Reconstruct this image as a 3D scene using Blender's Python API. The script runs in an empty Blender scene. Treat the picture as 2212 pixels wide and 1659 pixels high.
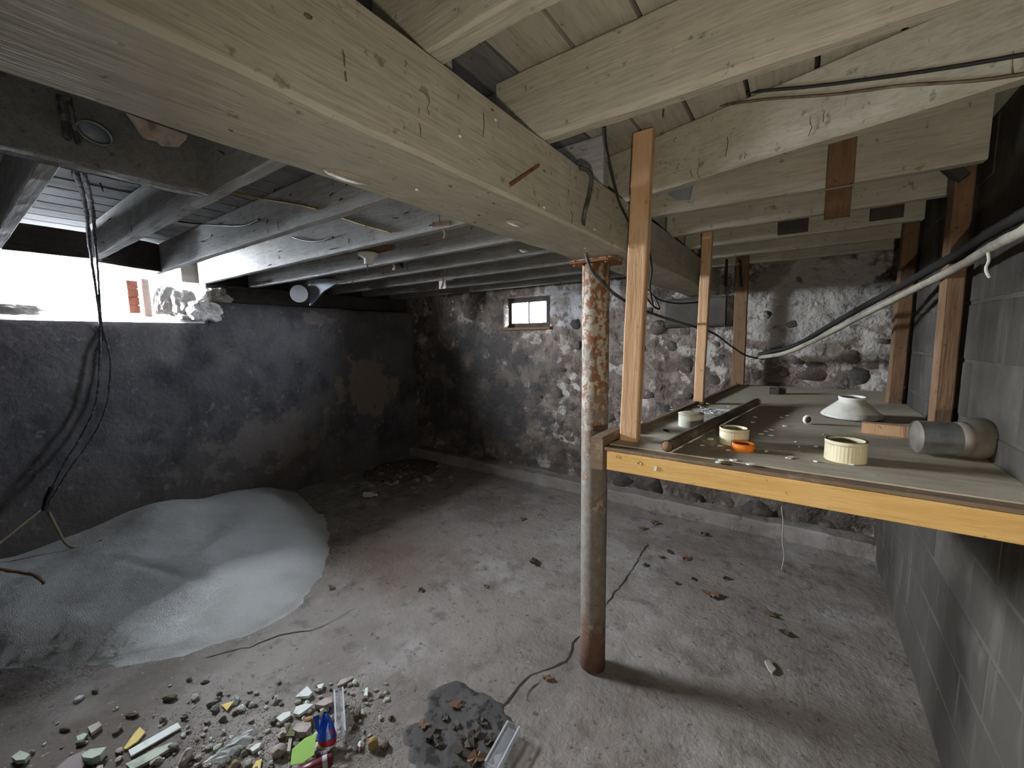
import bpy, bmesh, math, random
import numpy as np
from mathutils import Vector, Matrix, noise as mnoise
random.seed(7)
SC = bpy.context.scene
COL = SC.collection

# ------------------------------------------------------------------ camera
FPX = 884.0
CX, CY = 1106.0, 829.5
CAMH = 1.5
def _vp(x, y):
    v = np.array([x - CX, -(y - CY), -FPX]); return v / np.linalg.norm(v)
_Y = _vp(1735, 722); _X = -_vp(-150, 748)
_Z = np.cross(_X, _Y); _Z /= np.linalg.norm(_Z); _X = np.cross(_Y, _Z)
ROT = np.stack([_X, _Y, _Z])
CAM = np.array([0.0, 0.0, CAMH])
cam = bpy.data.cameras.new('camera'); cam.sensor_fit = 'HORIZONTAL'; cam.sensor_width = 36.0
cam.lens = FPX / 2212.0 * 36.0; cam.clip_start = 0.02
camo = bpy.data.objects.new('camera', cam); COL.objects.link(camo)
mw = Matrix.Identity(4)
for i in range(3):
    for j in range(3): mw[i][j] = ROT[i, j]
    mw[i][3] = CAM[i]
camo.matrix_world = mw
SC.camera = camo
def at(x, y, ax, val):
    """world point where the sight line through a photo pixel meets the plane ax = val"""
    d = ROT @ np.array([x - CX, -(y - CY), -FPX]) / FPX
    i = 'xyz'.index(ax); t = (val - CAM[i]) / d[i]
    return Vector(CAM + t * d)

# ------------------------------------------------------------------ light
W = bpy.data.worlds.new('overcast_sky'); SC.world = W; W.use_nodes = True
bg = W.node_tree.nodes['Background']; bg.inputs[0].default_value = (0.84, 0.91, 1.0, 1); bg.inputs[1].default_value = 300.0
fl = bpy.data.lights.new('flash_standin', 'SPOT'); fl.energy = 38; fl.color = (1.0, 0.90, 0.73)  # added spot behind the camera, stands in for its flash with gentler falloff
fl.spot_size = math.radians(168); fl.spot_blend = 0.95; fl.shadow_soft_size = 0.02
flo = bpy.data.objects.new('flash_standin', fl); COL.objects.link(flo)
flo.location = (0.12, -0.20, 1.28)
flo.rotation_euler = (Vector((0.15, 2.2, 1.18)) - flo.location).to_track_quat('-Z', 'Y').to_euler()
for nm, loc, rot, sx, sy in (('daylight_portal', (-4.47, .75, 1.93), (0, math.radians(-90), 0), 0.62, 1.32),
                             ('daylight_portal', (-2.40, 3.80, 1.76), (math.radians(-90), 0, 0), 0.55, 0.30)):
    l = bpy.data.lights.new(nm, 'AREA'); l.shape = 'RECTANGLE'; l.size = sx; l.size_y = sy; l.cycles.is_portal = True
    o = bpy.data.objects.new(nm, l); COL.objects.link(o); o.location = loc; o.rotation_euler = rot
SC.view_settings.view_transform = 'Standard'; SC.view_settings.look = 'None'
SC.view_settings.exposure = 0.2; SC.view_settings.gamma = 1.0; SC.view_settings.use_curve_mapping = False
SC.cycles.max_bounces = 4; SC.cycles.diffuse_bounces = 3; SC.cycles.glossy_bounces = 2; SC.cycles.transmission_bounces = 2; SC.cycles.sample_clamp_indirect = 6.0; SC.cycles.adaptive_threshold = 0.07; SC.cycles.adaptive_min_samples = 16

# ------------------------------------------------------------------ materials
def mat(name, base, layers=(), bump=(), rough=0.85, metal=0.0, coord='obj', spec=0.3, alpha=None, rough_layer=None, emit=None):
    m = bpy.data.materials.new(name); m.use_nodes = True
    nt = m.node_tree; N = nt.nodes; L = nt.links
    bs = N['Principled BSDF']
    bs.inputs['Roughness'].default_value = rough; bs.inputs['Metallic'].default_value = metal
    bs.inputs['Specular IOR Level'].default_value = spec
    if coord == 'obj': src = N.new('ShaderNodeTexCoord').outputs['Object']
    else: src = N.new('ShaderNodeNewGeometry').outputs['Position']
    def mapped(st):
        if st == (1, 1, 1): return src
        mp = N.new('ShaderNodeMapping'); mp.inputs['Scale'].default_value = st; L.new(src, mp.inputs[0]); return mp.outputs[0]
    def nz(s, det, dis, st, typ='noise', off=0.0):
        if typ == 'noise':
            n = N.new('ShaderNodeTexNoise'); n.inputs['Scale'].default_value = s; n.inputs['Detail'].default_value = min(det, 4)
            n.inputs['Distortion'].default_value = dis; n.inputs['Roughness'].default_value = 0.6
            v = mapped(st)
            if off:
                a = N.new('ShaderNodeVectorMath'); a.inputs[1].default_value = (off, off * .7, off * 1.3); L.new(v, a.inputs[0]); v = a.outputs[0]
            L.new(v, n.inputs['Vector']); return n.outputs['Fac']
        n = N.new('ShaderNodeTexVoronoi'); n.inputs['Scale'].default_value = s; n.feature = 'F1'
        L.new(mapped(st), n.inputs['Vector']); return n.outputs['Distance']
    def math_(op, a, b=None, clamp=False):
        n = N.new('ShaderNodeMath'); n.operation = op; n.use_clamp = clamp
        for i, v in enumerate((a, b)):
            if v is None: continue
            if isinstance(v, (int, float)): n.inputs[i].default_value = v
            else: L.new(v, n.inputs[i])
        return n.outputs[0]
    cur = None
    def col(c):
        n = N.new('ShaderNodeRGB'); n.outputs[0].default_value = (*c, 1); return n.outputs[0]
    cur = col(base)
    for k, ly in enumerate(layers):
        f = nz(ly.get('s', 5), ly.get('det', 5), ly.get('dis', 0), ly.get('st', (1, 1, 1)), ly.get('typ', 'noise'), 3.1 * (k + 1))
        if 'ell' in ly:
            cx, cy, cz, rx, ry, rz = ly['ell']
            a = N.new('ShaderNodeVectorMath'); a.operation = 'SUBTRACT'; L.new(src, a.inputs[0]); a.inputs[1].default_value = (cx, cy, cz)
            b = N.new('ShaderNodeVectorMath'); b.operation = 'DIVIDE'; L.new(a.outputs[0], b.inputs[0]); b.inputs[1].default_value = (rx, ry, rz)
            c = N.new('ShaderNodeVectorMath'); c.operation = 'LENGTH'; L.new(b.outputs[0], c.inputs[0])
            e = math_('SUBTRACT', 1.0, c.outputs['Value'])
            f = math_('ADD', e, math_('MULTIPLY', math_('SUBTRACT', f, 0.5), ly.get('k', 2.0)))
            lo, hi = ly.get('lo', 0.0), ly.get('hi', 0.15)
        else: lo, hi = ly.get('lo', .45), ly.get('hi', .6)
        mr = N.new('ShaderNodeMapRange'); mr.inputs['From Min'].default_value = lo; mr.inputs['From Max'].default_value = hi
        mr.inputs['To Max'].default_value = ly.get('amt', 1.0); L.new(f, mr.inputs['Value'])
        mx = N.new('ShaderNodeMix'); mx.data_type = 'RGBA'
        L.new(mr.outputs[0], mx.inputs[0]); L.new(cur, mx.inputs[6]); L.new(col(ly['c']), mx.inputs[7]); cur = mx.outputs[2]
    L.new(cur, bs.inputs['Base Color'])
    prev = None
    for (s, strength, dist, st, typ) in bump:
        b = N.new('ShaderNodeBump'); b.inputs['Strength'].default_value = strength; b.inputs['Distance'].default_value = dist
        L.new(nz(s, 3, 0, st, typ), b.inputs['Height'])
        if prev is not None: L.new(prev, b.inputs['Normal'])
        prev = b.outputs[0]
    if prev is not None: L.new(prev, bs.inputs['Normal'])
    if alpha is not None: bs.inputs['Alpha'].default_value = alpha
    return m
U = (1, 1, 1)
def wood(name, base, dark, light, ax, amt=.6):
    st = [14, 14, 14]; st['xyz'.index(ax)] = 1.0; st = tuple(st)
    st2 = [60, 60, 60]; st2['xyz'.index(ax)] = 6.0; st2 = tuple(st2)
    return mat(name, base, [dict(c=dark, s=3, st=st, lo=.42, hi=.72, amt=amt, det=5),
                            dict(c=light, s=7, lo=.48, hi=.75, amt=.6, det=3),
                            dict(c=dark, s=2.2, st=st2, lo=.50, hi=.68, amt=.55, det=2),
                            dict(c=tuple(v * .45 for v in dark), s=34, lo=.64, hi=.70, amt=.65, det=3)],
               [(3.5, .45, .006, st, 'noise'), (2.2, .5, .003, st2, 'noise')], rough=.9, coord='geo')
MT = {}
MT['beam'] = wood('whitewashed_beam_wood', (.39, .365, .295), (.26, .243, .195), (.48, .45, .37), 'y', .5)
MT['ljoist'] = wood('limewashed_joist_wood', (.34, .335, .32), (.19, .185, .175), (.46, .455, .445), 'x', .6)
MT['joist'] = wood('whitewashed_joist_wood', (.38, .355, .29), (.26, .24, .19), (.47, .445, .37), 'x', .5)
MT['board'] = wood('old_subfloor_wood', (.40, .375, .31), (.26, .24, .19), (.47, .44, .37), 'y', .6)
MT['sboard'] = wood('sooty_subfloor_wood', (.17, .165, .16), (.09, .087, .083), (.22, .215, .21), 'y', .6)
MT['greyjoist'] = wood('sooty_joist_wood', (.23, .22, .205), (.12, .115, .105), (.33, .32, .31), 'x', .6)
MT['dark'] = wood('dark_old_wood', (.06, .052, .045), (.03, .026, .022), (.09, .08, .07), 'y')
MT['brown'] = wood('brown_wood', (.17, .10, .055), (.10, .055, .03), (.21, .13, .075), 'z')
MT['pine'] = wood('pine_post_wood', (.52, .325, .185), (.43, .25, .13), (.58, .40, .25), 'z', .7)
MT['pinef'] = wood('yellow_pine_wood', (.66, .42, .155), (.56, .32, .10), (.70, .48, .22), 'x', .7)
MT['dusty'] = mat('dust_covered_plywood', (.45, .39, .295), [dict(c=(.31, .27, .205), s=6, lo=.45, hi=.7, amt=.7, st=(1, 6, 1)), dict(c=(.50, .465, .385), s=18, lo=.55, hi=.7, amt=.6), dict(c=(.09, .075, .055), s=45, lo=.69, hi=.73, amt=.8)],
                  [(140, .4, .002, U, 'noise'), (20, .2, .004, U, 'noise')], rough=.95, coord='geo')
MT['dustedge'] = mat('dusty_edge_wood', (.21, .145, .09), [dict(c=(.12, .085, .06), s=5, st=(1, 12, 12), lo=.4, hi=.7), dict(c=(.27, .22, .15), s=25, lo=.55, hi=.7)], [(80, .3, .002, U, 'noise')], coord='geo')
MT['floor'] = mat('worn_concrete', (.245, .217, .195), [
    dict(c=(.145, .125, .108), s=1.3, lo=.42, hi=.64, amt=.8, det=5), dict(c=(.36, .335, .315), s=2.3, lo=.50, hi=.72, amt=.85, det=5),
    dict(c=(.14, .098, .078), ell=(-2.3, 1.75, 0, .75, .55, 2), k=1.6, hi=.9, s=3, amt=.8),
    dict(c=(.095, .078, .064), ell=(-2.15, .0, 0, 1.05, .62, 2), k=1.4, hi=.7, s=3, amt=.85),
    dict(c=(.10, .088, .076), s=9, lo=.55, hi=.68, amt=.6),
    dict(c=(.05, .044, .038), s=30, lo=.63, hi=.69, amt=.7), dict(c=(.40, .38, .355), s=60, lo=.66, hi=.71, amt=.7)],
    [(8, .5, .025, U, 'noise'), (60, .6, .008, U, 'noise')], rough=.9, coord='geo')
MT['lwall'] = mat('sooty_plaster', (.105, .101, .108), [
    dict(c=(.19, .178, .175), s=2.2, lo=.46, hi=.70, amt=.8), dict(c=(.046, .045, .052), s=2.6, lo=.50, hi=.66, amt=.85),
    dict(c=(.15, .14, .135), s=3, st=(3, 3, .7), lo=.52, hi=.70, amt=.55),
    dict(c=(.12, .098, .076), s=1.8, ell=(-4.1, .6, .1, 2, 3.2, .55), k=1.8, hi=.8, amt=.6),
    dict(c=(.235, .19, .155), s=4.5, ell=(-4.1, 2.92, .93, 2, .40, .34), k=3.2, hi=.18, amt=.9),
    dict(c=(.20, .175, .16), s=7, ell=(-4.1, 1.75, .55, 2, .6, .26), k=4.2, hi=.3, amt=.75),
    dict(c=(.20, .165, .15), s=6, ell=(-4.1, 2.35, 1.72, 2, .22, .08), k=2.4, hi=.2, amt=.8),
    dict(c=(.25, .24, .235), s=16, lo=.62, hi=.70, amt=.6)],
    [(4, .6, .03, U, 'noise'), (30, .6, .012, U, 'noise')], rough=.95, coord='geo')
MT['bwall'] = mat('rubble_mortar', (.20, .160, .138), [
    dict(c=(.095, .076, .066), s=8, lo=.44, hi=.60, amt=.9), dict(c=(.42, .385, .345), s=6, lo=.54, hi=.59, amt=.85),
    dict(c=(.40, .38, .35), s=7, ell=(.02, 3.6, 1.72, .62, 2, .46), k=3.4, hi=.22, amt=.8),
    dict(c=(.40, .40, .41), s=7, ell=(-1.80, 3.6, 1.86, .42, 2, .26), k=3.0, hi=.2, amt=.85),
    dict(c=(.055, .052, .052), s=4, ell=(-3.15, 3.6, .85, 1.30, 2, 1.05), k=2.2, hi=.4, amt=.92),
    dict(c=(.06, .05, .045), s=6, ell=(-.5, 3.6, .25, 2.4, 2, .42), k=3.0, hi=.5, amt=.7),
    dict(c=(.15, .125, .10), s=3.5, lo=.52, hi=.62, amt=.7),
    dict(c=(.055, .044, .036), s=11, lo=.57, hi=.66, amt=.75)],
    [(10, .9, .04, U, 'noise'), (45, .7, .014, U, 'noise')], rough=.95, coord='geo')
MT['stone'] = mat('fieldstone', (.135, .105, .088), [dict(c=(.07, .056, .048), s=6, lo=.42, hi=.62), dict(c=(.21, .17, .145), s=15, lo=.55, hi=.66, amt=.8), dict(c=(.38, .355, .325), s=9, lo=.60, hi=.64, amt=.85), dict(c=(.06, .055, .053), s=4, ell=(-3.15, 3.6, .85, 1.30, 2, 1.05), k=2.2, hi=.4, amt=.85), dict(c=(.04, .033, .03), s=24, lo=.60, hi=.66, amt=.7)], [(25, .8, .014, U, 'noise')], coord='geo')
MT['dstone'] = mat('dark_fieldstone', (.05, .043, .039), [dict(c=(.12, .098, .08), s=9, lo=.5, hi=.66), dict(c=(.36, .34, .31), s=11, lo=.64, hi=.67, amt=.8)], [(25, .8, .014, U, 'noise')], coord='geo')
MT['cmu'] = mat('grey_block', (.062, .056, .047), [dict(c=(.038, .034, .028), s=1.6, lo=.42, hi=.68, amt=.85, det=4), dict(c=(.105, .096, .083), s=2.2, st=(3, 3, .6), dis=1.2, lo=.54, hi=.74, amt=.75, det=4), dict(c=(.16, .149, .131), s=1.5, st=(1.2, 2.2, .35), dis=2.5, lo=.58, hi=.68, amt=.55, det=4), dict(c=(.03, .027, .022), s=3.2, lo=.62, hi=.72, amt=.8, det=3)],
                [(90, .5, .004, U, 'noise'), (12, .4, .012, U, 'noise')], rough=.95, coord='geo')
MT['mortar'] = mat('block_mortar', (.064, .058, .049), [dict(c=(.105, .096, .083), s=6, lo=.45, hi=.7), dict(c=(.04, .036, .03), s=3.2, lo=.60, hi=.72, amt=.7)], [(60, .5, .004, U, 'noise')], coord='geo')
MT['rust'] = mat('rusty_painted_steel', (.36, .335, .275), [dict(c=(.20, .085, .035), s=48, lo=.46, hi=.53, st=(1, 1, .7)), dict(c=(.085, .04, .025), s=60, lo=.58, hi=.66, amt=.8),
    dict(c=(.17, .15, .13), ell=(-.71, 1.62, .55, .5, .5, .85), k=2.6, hi=.5, s=10, amt=.85), dict(c=(.13, .055, .03), ell=(-.71, 1.62, .0, .4, .4, .28), k=2.4, hi=.4, s=22, amt=.8)],
    [(60, .5, .003, U, 'noise')], rough=.75, spec=.4, coord='geo')
MT['rusty'] = mat('rust', (.22, .088, .032), [dict(c=(.12, .05, .025), s=40, lo=.5, hi=.65)], [(80, .4, .002, U, 'noise')])
MT['salt'] = mat('rock_salt', (.62, .625, .61), [dict(c=(.52, .52, .50), s=2.5, lo=.45, hi=.7, amt=.7), dict(c=(.70, .71, .71), s=110, lo=.58, hi=.68, amt=.6), dict(c=(.30, .29, .27), s=80, lo=.66, hi=.74, amt=.5)],
                 [(180, .8, .006, U, 'noise'), (60, .35, .006, U, 'noise')], rough=.7, coord='geo')
MT['snow'] = mat('snowy_ground', (.72, .74, .77), [dict(c=(.6, .62, .65), s=2, lo=.5, hi=.7)], coord='geo')
MT['lime'] = mat('limewashed_masonry', (.72, .70, .67), [dict(c=(.52, .48, .44), s=9, lo=.5, hi=.65), dict(c=(.30, .23, .19), s=16, lo=.62, hi=.68)], [(14, .6, .02, U, 'noise')], coord='geo')
MT['brick'] = mat('red_brick', (.36, .13, .09), [dict(c=(.25, .09, .06), s=20, lo=.5, hi=.6)], [(40, .5, .005, U, 'noise')], coord='geo')
MT['pvc'] = mat('cream_plastic', (.68, .62, .42), [dict(c=(.40, .33, .20), s=14, lo=.58, hi=.68, amt=.6)], rough=.55)
MT['cap'] = mat('greenish_white_plastic', (.50, .50, .41), [dict(c=(.4, .38, .3), s=14, lo=.5, hi=.7)], rough=.6)
MT['orange'] = mat('orange_plastic', (.80, .22, .02), rough=.45)
MT['galv'] = mat('galvanised_steel', (.55, .57, .56), [dict(c=(.38, .40, .40), s=20, lo=.4, hi=.6)], [(30, .1, .002, U, 'noise')], rough=.30, metal=.9)
MT['galvd'] = mat('dusty_steel', (.25, .22, .185), [dict(c=(.19, .165, .135), s=18, lo=.45, hi=.6)], rough=.62, metal=.25)
MT['tin'] = mat('sheet_tin', (.30, .33, .36), [dict(c=(.2, .215, .23), s=8, lo=.45, hi=.65)], rough=.5, metal=.5)
MT['shadetin'] = mat('shaded_sheet_tin', (.09, .092, .095), [dict(c=(.09, .09, .092), s=8, lo=.45, hi=.65)], rough=.75)  # sheet tin darkened, paints shade onto the duct boot's round end
MT['pipe'] = mat('dusty_iron_pipe', (.125, .088, .062), [dict(c=(.20, .16, .12), s=12, lo=.5, hi=.65), dict(c=(.075, .05, .038), s=30, lo=.55, hi=.65)], rough=.6, metal=.2)
MT['enamel'] = mat('dusty_enamel', (.52, .51, .45), [dict(c=(.38, .36, .30), s=14, lo=.5, hi=.7)], rough=.45)
MT['porcelain'] = mat('porcelain', (.62, .60, .56), rough=.35)
MT['black'] = mat('black_cable', (.018, .017, .016), rough=.6)
MT['greycable'] = mat('grey_cable', (.055, .052, .046), [dict(c=(.11, .10, .085), s=30, lo=.5, hi=.6)], rough=.75)
MT['webcable'] = mat('cobwebbed_cable', (.05, .046, .05), [dict(c=(.15, .145, .15), s=40, lo=.5, hi=.6)], rough=.95)
MT['yellow'] = mat('yellow_wire', (.34, .24, .05), rough=.7)
MT['rope'] = mat('tan_rope', (.27, .23, .145), rough=.9)
MT['conduit'] = mat('pale_conduit', (.30, .275, .22), [dict(c=(.20, .18, .14), s=12, lo=.5, hi=.65)], rough=.7)
MT['card'] = mat('torn_cardboard', (.68, .57, .48), [dict(c=(.3, .25, .21), s=14, lo=.5, hi=.65)], rough=.95)
MT['white'] = mat('white_plaster', (.66, .69, .64), [dict(c=(.5, .5, .46), s=30, lo=.55, hi=.68)], [(60, .3, .002, U, 'noise')])
MT['plaster'] = mat('grey_plaster', (.38, .355, .31), [dict(c=(.25, .225, .195), s=18, lo=.45, hi=.65)], [(50, .4, .004, U, 'noise')])
MT['pinkpl'] = mat('pinkish_plaster', (.43, .36, .32), [dict(c=(.3, .25, .22), s=18, lo=.45, hi=.65)], [(50, .4, .004, U, 'noise')])
MT['rock'] = mat('grey_rubble', (.26, .25, .22), [dict(c=(.15, .135, .115), s=18, lo=.45, hi=.6)], [(40, .5, .005, U, 'noise')])
MT['tanrock'] = mat('ochre_stone', (.36, .245, .10), [dict(c=(.16, .09, .045), s=15, lo=.5, hi=.62)], [(40, .5, .005, U, 'noise')])
MT['brownrock'] = mat('brown_stone', (.16, .105, .07), [dict(c=(.08, .05, .035), s=18, lo=.45, hi=.6)], [(40, .5, .005, U, 'noise')])
MT['dirt'] = mat('crumbled_dirt', (.11, .093, .078), [dict(c=(.06, .05, .042), s=18, lo=.45, hi=.6), dict(c=(.2, .18, .16), s=30, lo=.58, hi=.64)], [(40, .8, .01, U, 'noise')])
MT['moss'] = mat('mossy_stone', (.125, .125, .045), [dict(c=(.23, .23, .2), s=9, lo=.5, hi=.6)], [(40, .5, .005, U, 'noise')])
MT['lgreen'] = mat('pale_green_paint', (.42, .47, .37), [dict(c=(.3, .33, .26), s=20, lo=.5, hi=.65)])
MT['green'] = mat('lime_green_card', (.36, .62, .13), rough=.7)
MT['ychip'] = mat('yellow_chip', (.66, .50, .17), [dict(c=(.5, .36, .12), s=20, lo=.55, hi=.65)])
MT['mauve'] = mat('mauve_slab', (.24, .20, .20))
MT['bluefoil'] = mat('blue_foil', (.03, .10, .55), [dict(c=(.45, .03, .03), s=9, lo=.57, hi=.60)], rough=.25, metal=.5)
MT['redfoil'] = mat('red_foil', (.45, .03, .03), rough=.3, metal=.4)
MT['maroon'] = mat('maroon_plastic', (.13, .018, .028), rough=.35)
MT['silver'] = mat('grey_label', (.42, .42, .44), rough=.5)
MT['mud'] = mat('wet_mud', (.060, .054, .050), [dict(c=(.085, .078, .073), s=9, lo=.5, hi=.65), dict(c=(.016, .013, .011), s=16, lo=.53, hi=.60)], [(30, .5, .008, U, 'noise')], rough=.7)
MT['leaf'] = mat('dry_brown_leaf', (.125, .072, .042), [dict(c=(.24, .17, .11), s=25, lo=.52, hi=.62)], rough=.85)
MT['dleaf'] = mat('dark_rotten_leaf', (.038, .03, .022), [dict(c=(.09, .06, .03), s=25, lo=.55, hi=.65)], rough=.7)
MT['rleaf'] = mat('red_brown_leaf', (.15, .065, .038), [dict(c=(.22, .14, .09), s=25, lo=.52, hi=.62)], rough=.85)
MT['crack'] = mat('crack_dirt', (.035, .03, .026))
MT['knot'] = mat('pale_knot_wood', (.36, .32, .265), [dict(c=(.2, .17, .13), s=30, lo=.5, hi=.65)])
MT['web'] = mat('dusty_cobweb', (.33, .31, .27), rough=1)
MT['nail'] = mat('iron_nail', (.05, .035, .028), rough=.7)
MT['steel'] = mat('bright_screw_steel', (.6, .6, .6), rough=.3, metal=1)
MT['newpl'] = mat('patched_plaster', (.55, .53, .5), [dict(c=(.40, .37, .33), s=9, lo=.5, hi=.65)], [(14, .5, .02, U, 'noise')], coord='geo')
def glassmat(name, tint, fac=.8, rough=.05):
    m = bpy.data.materials.new(name); m.use_nodes = True; nt = m.node_tree; nt.nodes.clear()
    o = nt.nodes.new('ShaderNodeOutputMaterial'); mx = nt.nodes.new('ShaderNodeMixShader'); t = nt.nodes.new('ShaderNodeBsdfTransparent'); g = nt.nodes.new('ShaderNodeBsdfPrincipled')
    t.inputs[0].default_value = (*tint, 1); g.inputs['Base Color'].default_value = (*tint, 1); g.inputs['Roughness'].default_value = rough
    mx.inputs[0].default_value = 1 - fac
    nt.links.new(t.outputs[0], mx.inputs[1]); nt.links.new(g.outputs[0], mx.inputs[2]); nt.links.new(mx.outputs[0], o.inputs[0]); return m
MT['pane'] = glassmat('window_glass', (.95, .97, 1), .9)
MT['clear'] = glassmat('clear_plastic', (.90, .91, .92), .84, .12)
MT['clearw'] = glassmat('cloudy_plastic', (.80, .83, .84), .5, .2)

# ------------------------------------------------------------------ helpers
def n3(p, s=1.0, seed=0.0): return mnoise.noise(Vector((p[0] * s + seed, p[1] * s + seed * .37, p[2] * s - seed * .61)))
class MB:
    def __init__(s): s.v = []; s.f = []
    def add(s, vs, fs):
        o = len(s.v); s.v += [tuple(v) for v in vs]; s.f += [tuple(i + o for i in f) for f in fs]; return s
    def box(s, x0, x1, y0, y1, z0, z1):
        return s.add([(x, y, z) for x in (x0, x1) for y in (y0, y1) for z in (z0, z1)],
                     [(0, 1, 3, 2), (4, 6, 7, 5), (0, 4, 5, 1), (2, 3, 7, 6), (0, 2, 6, 4), (1, 5, 7, 3)])
    def tube(s, pts, r, n=8, cap=True, jit=0.0):
        pts = [Vector(p) for p in pts]; rings = []; up = Vector((0, 0, 1)); prev = None
        for i, p in enumerate(pts):
            d = (pts[min(i + 1, len(pts) - 1)] - pts[max(i - 1, 0)])
            d = d.normalized() if d.length > 1e-9 else Vector((0, 0, 1))
            if prev is None: a = d.cross(up if abs(d.z) < .9 else Vector((1, 0, 0))).normalized()
            else: a = (prev - d * prev.dot(d)).normalized()
            prev = a; b = d.cross(a); rr = r[i] if isinstance(r, (list, tuple)) else r
            rings.append([p + (a * math.cos(2 * math.pi * k / n) + b * math.sin(2 * math.pi * k / n)) * rr * (1 + jit * random.uniform(-1, 1)) for k in range(n)])
        vs = [v for g in rings for v in g]; fs = []
        for i in range(len(rings) - 1):
            for k in range(n): fs.append((i * n + k, i * n + (k + 1) % n, (i + 1) * n + (k + 1) % n, (i + 1) * n + k))
        if cap: fs.append(tuple(range(n))[::-1]); fs.append(tuple((len(rings) - 1) * n + k for k in range(n)))
        return s.add(vs, fs)
    def lathe(s, prof, n=32, closed=False, rip=None):
        vs = []; fs = []; m = len(prof)
        for k in range(n):
            a = 2 * math.pi * k / n
            for (r, z) in prof:
                rr = r * (1 + (rip if rip and k % 2 else 0)); vs.append((rr * math.cos(a), rr * math.sin(a), z))
        for k in range(n):
            for i in range(m if closed else m - 1):
                j = (i + 1) % m; k2 = (k + 1) % n
                fs.append((k * m + i, k2 * m + i, k2 * m + j, k * m + j))
        return s.add(vs, fs)
    def timber(s, a, b, w, h, seg=12, ch=.006, wob=.002, seed=0.0, side=None):
        a = Vector(a); b = Vector(b); d = (b - a).normalized()
        sd = Vector(side) if side else (Vector((0, 0, 1)).cross(d) if abs(d.z) < .9 else Vector((0, 1, 0)))
        sd.normalize(); up = d.cross(sd).normalized()
        if up.z < 0: up = -up
        w2, h2 = w / 2, h / 2
        sec = [(-w2 + ch, -h2), (w2 - ch, -h2), (w2, -h2 + ch), (w2, h2 - ch), (w2 - ch, h2), (-w2 + ch, h2), (-w2, h2 - ch), (-w2, -h2 + ch)]
        vs = []; fs = []
        for i in range(seg + 1):
            p = a.lerp(b, i / seg)
            for (u, v) in sec:
                q = p + sd * u + up * v
                q += sd * n3(q, 6, seed) * wob + up * n3(q, 5, seed + 9) * wob + Vector((0, 0, 1)) * n3(q, 25, seed + 4) * wob * .5
                vs.append(q)
        for i in range(seg):
            for k in range(8): fs.append((i * 8 + k, i * 8 + (k + 1) % 8, (i + 1) * 8 + (k + 1) % 8, (i + 1) * 8 + k))
        fs.append(tuple(range(8))); fs.append(tuple(seg * 8 + k for k in range(8)))
        return s.add(vs, fs)
    def prism(s, poly, z0, z1):
        n = len(poly)
        return s.add([(x, y, z0) for x, y in poly] + [(x, y, z1) for x, y in poly],
                     [tuple(range(n))[::-1], tuple(range(n, 2 * n))] + [(i, (i + 1) % n, n + (i + 1) % n, n + i) for i in range(n)])
    def mesh(s, name, m, smooth=False, bevel=0.0):
        bm = bmesh.new(); vs = [bm.verts.new(v) for v in s.v]
        for f in s.f:
            try: bm.faces.new([vs[i] for i in f])
            except ValueError: pass
        bmesh.ops.recalc_face_normals(bm, faces=bm.faces)
        if bevel: bmesh.ops.bevel(bm, geom=list(bm.edges), offset=bevel, segments=1, affect='EDGES')
        me = bpy.data.meshes.new(name); bm.to_mesh(me); bm.free()
        if smooth: me.shade_smooth()
        if m: me.materials.append(MT[m])
        return me
    def build(s, name, m, parent=None, smooth=False, bevel=0.0, loc=None, rot=None):
        return link(name, s.mesh(name, m, smooth, bevel), parent, loc, rot)
def link(name, me, parent=None, loc=None, rot=None, scale=None):
    o = bpy.data.objects.new(name, me); COL.objects.link(o)
    if parent: o.parent = parent
    if loc is not None: o.location = loc
    if rot is not None: o.rotation_euler = rot
    if scale is not None: o.scale = scale
    return o
def tag(o, label, cat, group=None, kind=None):
    o['label'] = label; o['category'] = cat
    if group: o['group'] = group
    if kind: o['kind'] = kind
    return o
def thing(name, label, cat, loc=(0, 0, 0), rot=(0, 0, 0), group=None):
    o = bpy.data.objects.new(name, None); COL.objects.link(o); o.location = loc; o.rotation_euler = rot; o.empty_display_size = .05
    return tag(o, label, cat, group)
def struct(o, label=None, cat=None):
    o['kind'] = 'structure'
    if label: o['label'] = label
    if cat: o['category'] = cat
    return o
def smooth_path(pts, k=6):
    pts = [Vector(p) for p in pts]; out = []
    for i in range(len(pts) - 1):
        p0 = pts[max(i - 1, 0)]; p1 = pts[i]; p2 = pts[i + 1]; p3 = pts[min(i + 2, len(pts) - 1)]
        for j in range(k):
            t = j / k
            out.append(.5 * ((2 * p1) + (p2 - p0) * t + (2 * p0 - 5 * p1 + 4 * p2 - p3) * t * t + (3 * p1 - p0 - 3 * p2 + p3) * t ** 3))
    out.append(pts[-1]); return out
def blob_mesh(name, m, sub=2, amp=.25, seed=0.0, sq=(1, 1, 1), smooth=True):
    bm = bmesh.new(); bmesh.ops.create_icosphere(bm, subdivisions=sub, radius=1)
    for v in bm.verts:
        p = v.co.copy(); v.co *= 1 + amp * n3(p, 1.1, seed) + amp * .45 * n3(p, 2.7, seed + 5)
        v.co = Vector((v.co.x * sq[0], v.co.y * sq[1], v.co.z * sq[2]))
    me = bpy.data.meshes.new(name); bm.to_mesh(me); bm.free()
    if smooth: me.shade_smooth()
    me.materials.append(MT[m]); return me
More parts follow.
